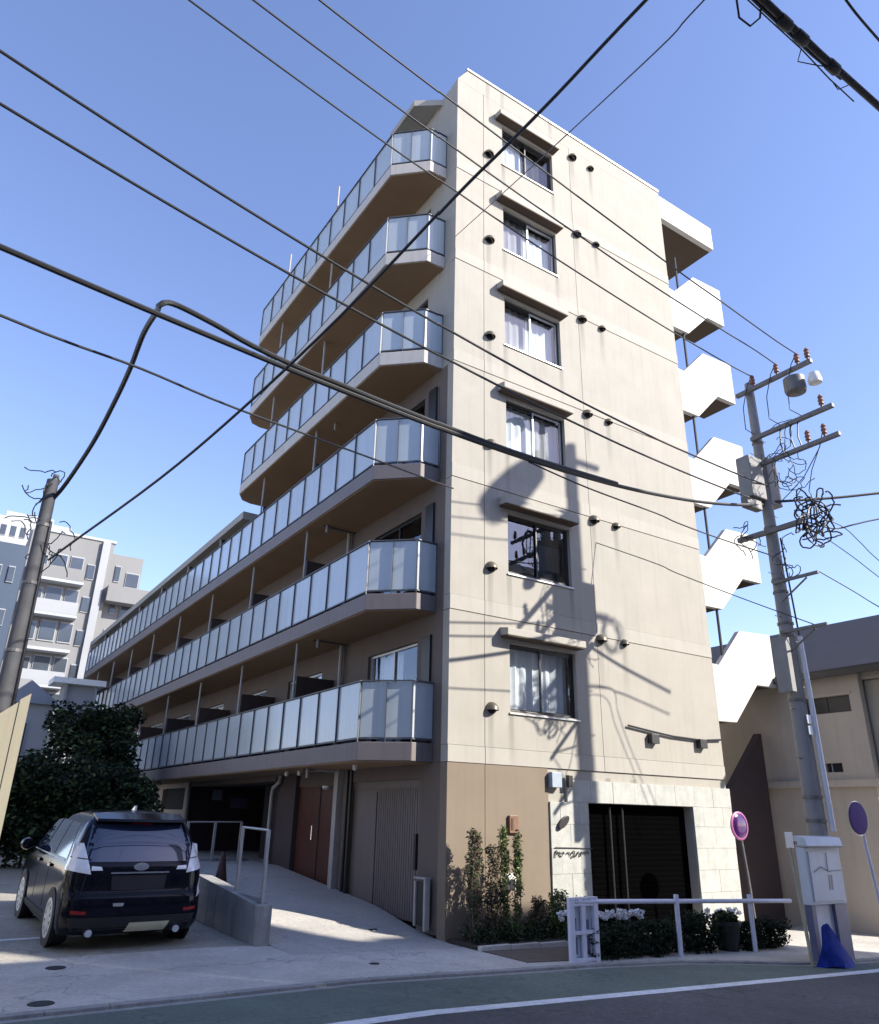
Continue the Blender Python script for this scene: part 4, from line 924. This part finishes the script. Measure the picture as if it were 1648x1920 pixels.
def ring(z):
    hw, rc = lerp(HW, z), lerp(RC, z); yr, yf = lerp(YR, z) + .05, lerp(YF, z); pts = []
    xs = [hw * math.sin(PI / 2 * (i / NR)) for i in range(NR + 1)]
    right = [(x, rear_y(x, z)) for x in xs]
    ys = fr(yr + rc, yf - .45, NSd)
    side = [(side_x(y, z), y) for y in ys[1:]]
    fx = side[-1][0]; front = [(fx * math.cos(a), yf - .45 + .45 * math.sin(a)) for a in fr(0, PI / 2, 8)[1:]]
    half = right + side + front
    full = half + [(-x, y) for x, y in half[::-1][1:-1]]
    return [(x, y, z) for x, y in full]
rings = [ring(z) for z in zs]; n = len(rings[0])
body.add([p for r in rings for p in r], [(j * n + i, j * n + (i + 1) % n, (j + 1) * n + (i + 1) % n, (j + 1) * n + i) for j in range(len(zs) - 1) for i in range(n)] + [tuple(range((len(zs) - 1) * n, len(zs) * n)), tuple(range(n))[::-1]])
body_o = body.build('body', M['paint'], cr_, smooth=True, world=False)
def rpatch(name, mat, quad, off=.006, nu=10, nv=8, parent=None):
    """quad: 4 (x,z) corners bl,br,tr,tl on the rear surface"""
    mb = MB(); g_ = []
    for j in range(nv + 1):
        for i in range(nu + 1):
            u, v = i / nu, j / nv
            b = (quad[0][0] + (quad[1][0] - quad[0][0]) * u, quad[0][1] + (quad[1][1] - quad[0][1]) * u); t = (quad[3][0] + (quad[2][0] - quad[3][0]) * u, quad[3][1] + (quad[2][1] - quad[3][1]) * u)
            x, z = b[0] + (t[0] - b[0]) * v, b[1] + (t[1] - b[1]) * v; g_.append((x, rear_y(x, z) - off, z))
    N_ = len(g_); g2 = [(x, y + off + .01, z) for x, y, z in g_]; W = nu + 1
    fs = [(j * W + i, j * W + i + 1, (j + 1) * W + i + 1, (j + 1) * W + i) for j in range(nv) for i in range(nu)]
    rim = [i for i in range(W)] + [j * W + nu for j in range(1, nv + 1)] + [nv * W + i for i in range(nu - 1, -1, -1)] + [j * W for j in range(nv - 1, 0, -1)]
    fs += [(rim[i], rim[(i + 1) % len(rim)], N_ + rim[(i + 1) % len(rim)], N_ + rim[i]) for i in range(len(rim))]
    mb.add(g_ + g2, fs); return mb.build(name, mat, parent or cr_, smooth=True, world=False)
def spatch(name, mat, quad, off=.006, nu=10, nv=8, sgn=-1):
    mb = MB(); g_ = []
    for j in range(nv + 1):
        for i in range(nu + 1):
            u, v = i / nu, j / nv
            b = (quad[0][0] + (quad[1][0] - quad[0][0]) * u, quad[0][1] + (quad[1][1] - quad[0][1]) * u); t = (quad[3][0] + (quad[2][0] - quad[3][0]) * u, quad[3][1] + (quad[2][1] - quad[3][1]) * u)
            y, z = b[0] + (t[0] - b[0]) * v, b[1] + (t[1] - b[1]) * v; g_.append((sgn * (side_x(y, z) + off), y, z))
    N_ = len(g_); g2 = [(x - sgn * (off + .01), y, z) for x, y, z in g_]; W = nu + 1
    fs = [(j * W + i, j * W + i + 1, (j + 1) * W + i + 1, (j + 1) * W + i) for j in range(nv) for i in range(nu)]
    rim = [i for i in range(W)] + [j * W + nu for j in range(1, nv + 1)] + [nv * W + i for i in range(nu - 1, -1, -1)] + [j * W for j in range(nv - 1, 0, -1)]
    fs += [(rim[i], rim[(i + 1) % len(rim)], N_ + rim[(i + 1) % len(rim)], N_ + rim[i]) for i in range(len(rim))]
    mb.add(g_ + g2, fs); return mb.build(name, mat, cr_, smooth=True, world=False)
rpatch('rear_window', M['cglass'], [(-.735, 1.09), (.735, 1.09), (.635, 1.565), (-.635, 1.565)], .005, 14, 8)
for s in (-1, 1):
    q = [(.62, .94), (.87, .98), (.83, 1.30), (.73, 1.32)]
    tl = rpatch('tail_lamp', M['lamp'], [(s * x, z) for x, z in q], .014, 8, 8)
    rpatch('lamp_wing', M['lamp'], [(s * x, z) for x, z in [(.48, .985), (.62, .985), (.62, 1.04), (.50, 1.03)]], .008, 4, 2)
    rpatch('reflector', M['reflr'], [(s * x, z) for x, z in [(.62, .46), (.80, .47), (.80, .51), (.62, .50)]], .008, 5, 2)
    rpatch('bumper_corner', M['lamp'] if s > 0 else M['paint'], [(s * x, z) for x, z in [(.80, .62), (.885, .68), (.885, .86), (.86, .84)]], .012, 4, 4)  # brightness of the right bumper corner put into a pale lens colour
    MB().tube([(s * .55, .12, .24), (s * .55, -.005, .24)], .045, 12).build('exhaust_pipe', M['chrome'], cr_, smooth=True, world=False)
    spatch('side_window', M['cglass'], [(.62, 1.10), (1.52, 1.09), (1.55, 1.55), (.98, 1.54)], .005, 8, 6, s)
    spatch('side_window', M['cglass'], [(1.58, 1.09), (2.35, 1.08), (2.25, 1.55), (1.61, 1.55)], .005, 8, 6, s)
    spatch('side_window', M['cglass'], [(2.42, 1.08), (3.25, 1.08), (2.62, 1.52), (2.32, 1.55)], .005, 8, 6, s)
    spatch('sill_strip', M['plastic'], [(1.15, .24), (3.0, .24), (3.0, .34), (1.15, .34)], .012, 8, 2, s)
    spatch('door_handle', M['paint'], [(1.40, .93), (1.58, .93), (1.58, .97), (1.40, .97)], .03, 3, 2, s)
    spatch('door_handle', M['paint'], [(2.30, .93), (2.48, .93), (2.48, .97), (2.30, .97)], .03, 3, 2, s)
    mr = MB(); mr.lathe([(.0, -.09), (.08, -.07), (.10, 0), (.08, .07), (0, .09)], 12, (s * 1.0, 3.15, 1.12), 'y'); mr.build('wing_mirror', M['paint'], cr_, smooth=True, world=False)
    spatch('lamp_side', M['lamp'], [(.16, .98), (.42, .98), (.50, 1.16), (.30, 1.28)], .012, 6, 6, s)
    rpatch('lamp_seam', M['plastic'], [(s * x, z) for x, z in [(.63, 1.115), (.855, 1.135), (.853, 1.148), (.633, 1.128)]], .017, 6, 1)
    for yg in (1.55, 2.38): spatch('door_gap', M['dark'], [(yg, .40), (yg + .012, .40), (yg + .012, 1.06), (yg, 1.06)], .002, 1, 8, s)
    spatch('window_trim', M['alu'], [(.70, 1.066), (3.2, 1.052), (3.2, 1.064), (.70, 1.078)], .006, 12, 1, s)
    rpatch('tailgate_gap', M['dark'], [(s * .70, .70), (s * .712, .70), (s * .66, 1.06), (s * .648, 1.06)], .002, 1, 6)
    for yw in (.84, 3.42):
        MB().lathe([(.375, 0), (.375, s * .05)], 28, (s * .862, yw, .34), 'x').build('wheel_arch', M['plastic'], cr_, world=False)
        wh = MB().lathe([(.21, s * -.02), (.31, s * -.03), (.335, s * .01), (.335, s * .16), (.31, s * .195), (.235, s * .20)], 32, (s * .70, yw, .335), 'x').build('wheel', M['tyre'], cr_, smooth=True, world=False)
        rm = MB(); rm.lathe([(.255, s * .20), (.25, s * .215), (.21, s * .218), (.20, s * .19)], 32, (s * .70, yw, .335), 'x')
        for k in range(10):
            a = 2 * PI * k / 10; da = .13
            rm.prism([(s * .918, yw + .04 * math.cos(a - .9), .335 + .04 * math.sin(a - .9)), (s * .918, yw + .04 * math.cos(a + .9), .335 + .04 * math.sin(a + .9)), (s * .916, yw + .21 * math.cos(a + da), .335 + .21 * math.sin(a + da)), (s * .916, yw + .21 * math.cos(a - da), .335 + .21 * math.sin(a - da))], (-s * .03, 0, 0))
        rm.lathe([(.055, s * .19), (.055, s * .225), (.03, s * .23)], 16, (s * .70, yw, .335), 'x')
        rm.build('rim', M['rim'], wh, smooth=True, world=False)
sp_ = MB(); n = 12; vs = []
for i in range(n + 1):
    x = -.60 + 1.2 * i / n; y = .28 + .10 * (x / .6) ** 2; vs += [(x, y, 1.60), (x, y + .35, 1.67), (x, y + .35, 1.70), (x, y + .02, 1.635)]
sp_.add(vs, [(4 * i + a, 4 * i + (a + 1) % 4, 4 * i + 4 + (a + 1) % 4, 4 * i + 4 + a) for i in range(n) for a in range(4)] + [(0, 1, 2, 3), (4 * n, 4 * n + 1, 4 * n + 2, 4 * n + 3)])
sp_.build('spoiler', M['paint'], cr_, smooth=True, world=False)
rpatch('brake_light', M['reflr'], [(-.14, 1.565), (.14, 1.565), (.14, 1.585), (-.14, 1.585)], .03, 4, 1)
MB().tube([(-.02, .22, 1.16), (-.25, .215, 1.15), (-.50, .25, 1.16)], .012, 6).build('wiper', M['plastic'], cr_, world=False)
em = MB(); pts = [(.10 * math.cos(a), rear_y(0, 1.02) - .03, 1.03 + .05 * math.sin(a)) for a in fr(0, 2 * PI, 20)[:-1]]; em.prism(pts, (0, .03, 0)); em.build('badge', M['chrome'], cr_, bevel=.006, world=False)
MB().box(-.38, .38, rear_y(0, .96) - .025, rear_y(0, .96) + .02, .945, .965).build('chrome_strip', M['chrome'], cr_, world=False)
rpatch('tailgate_recess', M['plastic'], [(-.34, .74), (.34, .74), (.36, .92), (-.36, .92)], .004, 6, 3)
rpatch('bumper_lip', M['plastic'], [(-.86, .26), (.86, .26), (.885, .42), (-.885, .42)], .008, 16, 3)
rpatch('pale_bumper_patch', M['plate'], [(-.10, .22), (.42, .22), (.46, .34), (-.06, .34)], .014, 8, 3)  # made-up pale panel for the yellowish glow low on the bumper
rpatch('tow_cover', M['alu'], [(-.30, .55), (-.18, .55), (-.17, .59), (-.31, .59)], .006, 3, 2)
MB().prism([(0, .95, 1.725), (0, 1.15, 1.725), (0, .98, 1.80), (0, .95, 1.80)], (.03, 0, 0)).build('antenna_fin', M['lamp'], cr_, world=False, bevel=.006)
rpatch('gap_line', M['dark'], [(-.80, .695), (.80, .695), (.80, .705), (-.80, .705)], .002, 16, 1)

# ------------------------------------------------------------------ left background
cw = thing('cream_house', 'cream plastered wall with sloping top cut by the left picture edge', 'house', (.0, 11.6, 0))
mb = MB(); mb.prism([(-4.6, 11.5, -.1), (1.10, 11.5, -.1), (1.10, 11.5, 3.24), (-.2, 11.5, 2.1), (-4.6, 11.5, 1.9)], (0, .16, 0)); mb.build('wall', M['creamw'], cw, bevel=.01)
MB().prism([(1.00, 11.485, -.1), (1.115, 11.485, -.1), (1.115, 11.485, 3.26), (1.00, 11.485, 3.17)], (0, .19, 0)).build('corner_trim', M['creamw'], cw)
def apartment(name, label, loc, mass, mat, win, extra=None, cat='apartment building'):
    t = thing(name, label, cat, loc)
    for (x0, x1, y0, y1, z0, z1) in mass: pbox('wall', mat, t, x0, x1, y0, y1, z0, z1)
    for (x, z, w, h, y) in win:
        f = MB().box(x, x + w, y - .08, y - .01, z, z + h).build('window', M['aptl'], t)
        MB().box(x + .06 * w, x + .94 * w, y - .12, y - .085, z + .07 * h, z + .93 * h).build('pane', M['farglass'], f)
    if extra: extra(t)
    return t
wins = []
for r in range(7):
    z = 17.9 - r * 2.5
    wins += [(4.1 + .09 * r, z, .9, 1.3, 60), (5.2 + .09 * r, z, 1.1, 1.5, 60), (6.5 + .09 * r, z, .9, 1.5, 60)]
    if r < 5: wins += [(7.7 + .08 * r, z - .1, .55, 1.2, 60)]
    wins += [(9.75 + .1 * (r % 2), z + .2, .4, 1.3, 60.5), (10.6, z - .1, 1.0, 1.2, 60.5)]
def apt_x(t):
    MB().prism([(8.45, 59.7, 0), (9.0, 59.7, 0), (9.0, 59.7, 20.9), (8.45, 59.7, 20.9)], (0, .3, 0)).build('pier', M['aptl'], t)
    for r in range(7):
        z = 17.3 - r * 2.5
        if r % 3 != 2: MB().box(3.8 + .1 * r, 7.5, 59.0, 60, z, z + .9).build('balcony', M['aptl'] if r % 2 else M['aptg'], t)
        MB().box(3.8 + .1 * r, 7.55, 59.0, 60, z - .22, z - .01).build('balcony_slab', M['aptw'], t)
    MB().box(9.3, 12.6, 59.2, 60.4, 16.3, 17.5).build('balcony', M['aptg'], t); MB().box(9.3, 12.4, 59.2, 60.4, 12.6, 13.6).build('balcony', M['aptg'], t)
    MB().box(4.0, 9.4, 59.9, 66, 20.95, 21.15).build('coping', M['aptw'], t)
apartment('apartment_building', 'distant stepped grey apartment block behind the left pole', (8, 60, 0), [(3.6, 9.3, 60, 70, 0, 20.95), (9.3, 11.7, 60.5, 70, 0, 20.3), (11.7, 13.6, 60.5, 70, 0, 17.6), (13.6, 16, 61, 70, 0, 9)], M['aptg'], wins, apt_x)
tw = [(2.2 + .9 * i, z, .5, 1.2, 85) for i in range(6) for z in (27.6, 25.2, 22.8)]
apartment('tower', 'pale white tower rising farthest away behind the grey apartment block', (5, 85, 0), [(-2, 8.6, 85, 95, 0, 29.7), (2.4, 6.9, 86, 94, 29.7, 30.6)], M['aptw'], tw, cat='tower')
bw = [(x, z, .35, 1.0, 50) for x in (1.5, 2.2) for z in (14.2, 11.6, 9.0, 6.4)]
apartment('office_block', 'blue grey block at the left edge behind the leaning pole', (1.5, 50, 0), [(-6, 2.95, 50, 58, 0, 16.6)], M['blueb'], bw, cat='building')
sh = thing('small_house', 'small grey house with hipped roof left of the dark tree', 'house', (4, 40, 0))
pbox('wall', M['aptl'], sh, 1.8, 4.9, 40, 46, 0, 6.3)
mb = MB(); a = [(1.5, 39.7, 6.3), (5.2, 39.7, 6.3), (5.2, 46.3, 6.3), (1.5, 46.3, 6.3), (2.9, 41.5, 7.6), (3.9, 41.5, 7.6), (3.9, 44.5, 7.6), (2.9, 44.5, 7.6)]
mb.add(a, [(0, 1, 5, 4), (1, 2, 6, 5), (2, 3, 7, 6), (3, 0, 4, 7), (4, 5, 6, 7), (0, 3, 2, 1)]); mb.build('roof', M['aptg'], sh)
for (x, z) in ((3.3, 4.0), (2.3, 4.0), (3.9, 1.8)): w = MB().box(x, x + .7, 39.93, 39.99, z, z + 1.5).build('window', M['aptw'], sh); MB().box(x + .05, x + .65, 39.9, 39.925, z + .06, z + 1.44).build('pane', M['farglass'], w)
cp = thing('canopy', 'bright white flat canopy between the small house and the far balconies', 'canopy', (5.5, 39.2, 0))
pbox('roof', M['canopy'], cp, 4.4, 6.6, 37.6, 39.2, 7.05, 7.3); pbox('wall', M['aptl'], cp, 4.95, 6.3, 38.0, 39.2, 4.5, 7.04)
for x in (5.0, 6.25): pbox('post', M['aptl'], cp, x - .05, x + .05, 37.8, 37.9, .4, 7.04)

# ------------------------------------------------------------------ right house
HX = 18.62
hs = thing('neighbouring_house', 'beige neighbouring house with a dark sloping roof right of the pole', 'house', (23, 13, -.5))
panel(MB(), 'y', HX, 9.80, 17.5, 2.86, 5.35, [(10.08, 11.36, 4.42, 4.82), (10.54, 10.96, 3.04, 3.25)], .18).build('upper_wall', M['housew'], hs)
panel(MB(), 'y', HX + .06, 9.85, 17.5, -.6, 2.70, [], .18).build('lower_wall', M['housew'], hs)
pbox('belt_ledge', M['housew'], hs, HX - .10, HX + .2, 9.72, 17.5, 2.70, 2.855, .01)
w = pbox('window', M['frame'], hs, HX + .09, HX + .11, 10.08, 11.36, 4.42, 4.82); MB().box(HX + .07, HX + .085, 10.70, 10.74, 4.42, 4.82).build('mullion', M['frame'], w)
MB().box(HX - .02, HX + .05, 10.02, 11.42, 4.83, 4.90).build('window_head', M['housew'], w)
w = pbox('window', M['dark'], hs, HX + .09, HX + .11, 10.54, 10.96, 3.04, 3.25); MB().box(HX + .05, HX + .08, 10.82, 10.84, 3.04, 3.25).build('mullion', M['post'], w)
pbox('front_wall', M['housef'], hs, HX + .2, 28, 9.82, 10.0, -.6, 5.3)
pbox('bay', M['housef'], hs, HX + .25, 28, 9.25, 9.81, 2.95, 5.15, .05)
pbox('bay_cap', M['housef'], hs, HX + .12, 28, 9.12, 9.84, 5.16, 5.36, .04)
pbox('bay_window', M['dark'], hs, 19.35, 20.6, 9.235, 9.248, 3.9, 4.6)
MB().prism([(19.2, 9.24, 4.72), (19.2, 8.85, 4.62), (19.2, 8.85, 4.68), (19.2, 9.24, 4.85)], (1.6, 0, 0)).build('bay_awning', M['housef'], hs)
MB().prism([(HX + .2, 9.90, 5.3), (25, 9.90, 5.2), (21.6, 9.90, 7.15)], (0, .09, 0)).build('gable', M['housef'], hs)
rf = MB(); rf.prism([(HX - .35, 8.6, 5.30), (HX - .35, 8.6, 5.42), (21.6, 8.6, 7.35), (21.6, 8.6, 7.2)], (0, 9.5, 0)); ro = rf.build('roof', M['roof'], hs)
MB().prism([(21.602, 8.6, 7.2), (21.602, 8.6, 7.35), (25, 8.6, 5.4), (25, 8.6, 5.25)], (0, 9.5, 0)).build('roof', M['roof'], hs)
MB().box(HX - .46, HX - .36, 8.6, 18.1, 5.22, 5.36).build('gutter', M['frame'], ro)
pbox('rear_wall', M['housew'], hs, HX + .2, 26, 17.3, 17.48, -.6, 5.3); pbox('far_wall', M['housew'], hs, 25.0, 25.2, 10.01, 17.29, -.6, 5.2)

# ------------------------------------------------------------------ buildings across and along the street (reflected in the glass, casting the street shade)
op = thing('opposite_building', 'row building across the street whose flat roof shades the road', 'building', (10, -8, 0))
pbox('low_wing', M['opp'], op, 20.1, 26.0, -12, -4, -1, 13.6)
pbox('low_wing', M['opp'], op, -30, 15.29, -12, -4, -1, 13.6)
MB().prism([(15.3, -4, -1), (19.7, -4, -1), (23.4, -8.5, -1), (19.0, -8.5, -1)], (0, 0, 25.5)).build('tall_shade_wing', M['opp'], op)  # added unseen, footprint skewed along the sun to shade car and driveway
pbox('link', M['opp'], op, 19.705, 20.095, -11.5, -4.1, -1, 13.57)
for zz_ in (1.2, 4.2, 7.2, 10.2):
    for i in range(12):
        x = -8 + i * 2.7; f = MB().box(x, x + 1.5, -3.99, -3.93, zz_, zz_ + 1.4).build('window', M['alu'], op); MB().box(x + .06, x + 1.44, -3.925, -3.90, zz_ + .06, zz_ + 1.34).build('pane', M['farglass'], f)
def west(x, y, w, d, h, label, mat):
    t = thing('house', label, 'house', (x, y, 0)); pbox('wall', mat, t, x - w, x, y, y + d, 0, h); pbox('roof', M['aptg'], t, x - w - .2, x + .2, y - .2, y + d + .2, h + .005, h + .25)
    z = 1.0
    while z < h - 1.5:
        yy = y + .8
        while yy < y + d - 1.8: f = MB().box(x + .01, x + .06, yy, yy + 1.4, z, z + 1.3).build('window', M['canopy'], t); MB().box(x + .065, x + .08, yy + .12, yy + 1.28, z + .12, z + 1.18).build('pane', M['farglass'], f); yy += 2.6
        z += 2.8
west(-9, 13, 8, 12, 8.5, 'white two storey house along the street mirrored in the balcony glass', M['oppw'])
west(-10, 27, 8, 14, 11.3, 'taller white house farther along mirrored in the lower balcony glass', M['oppw'])
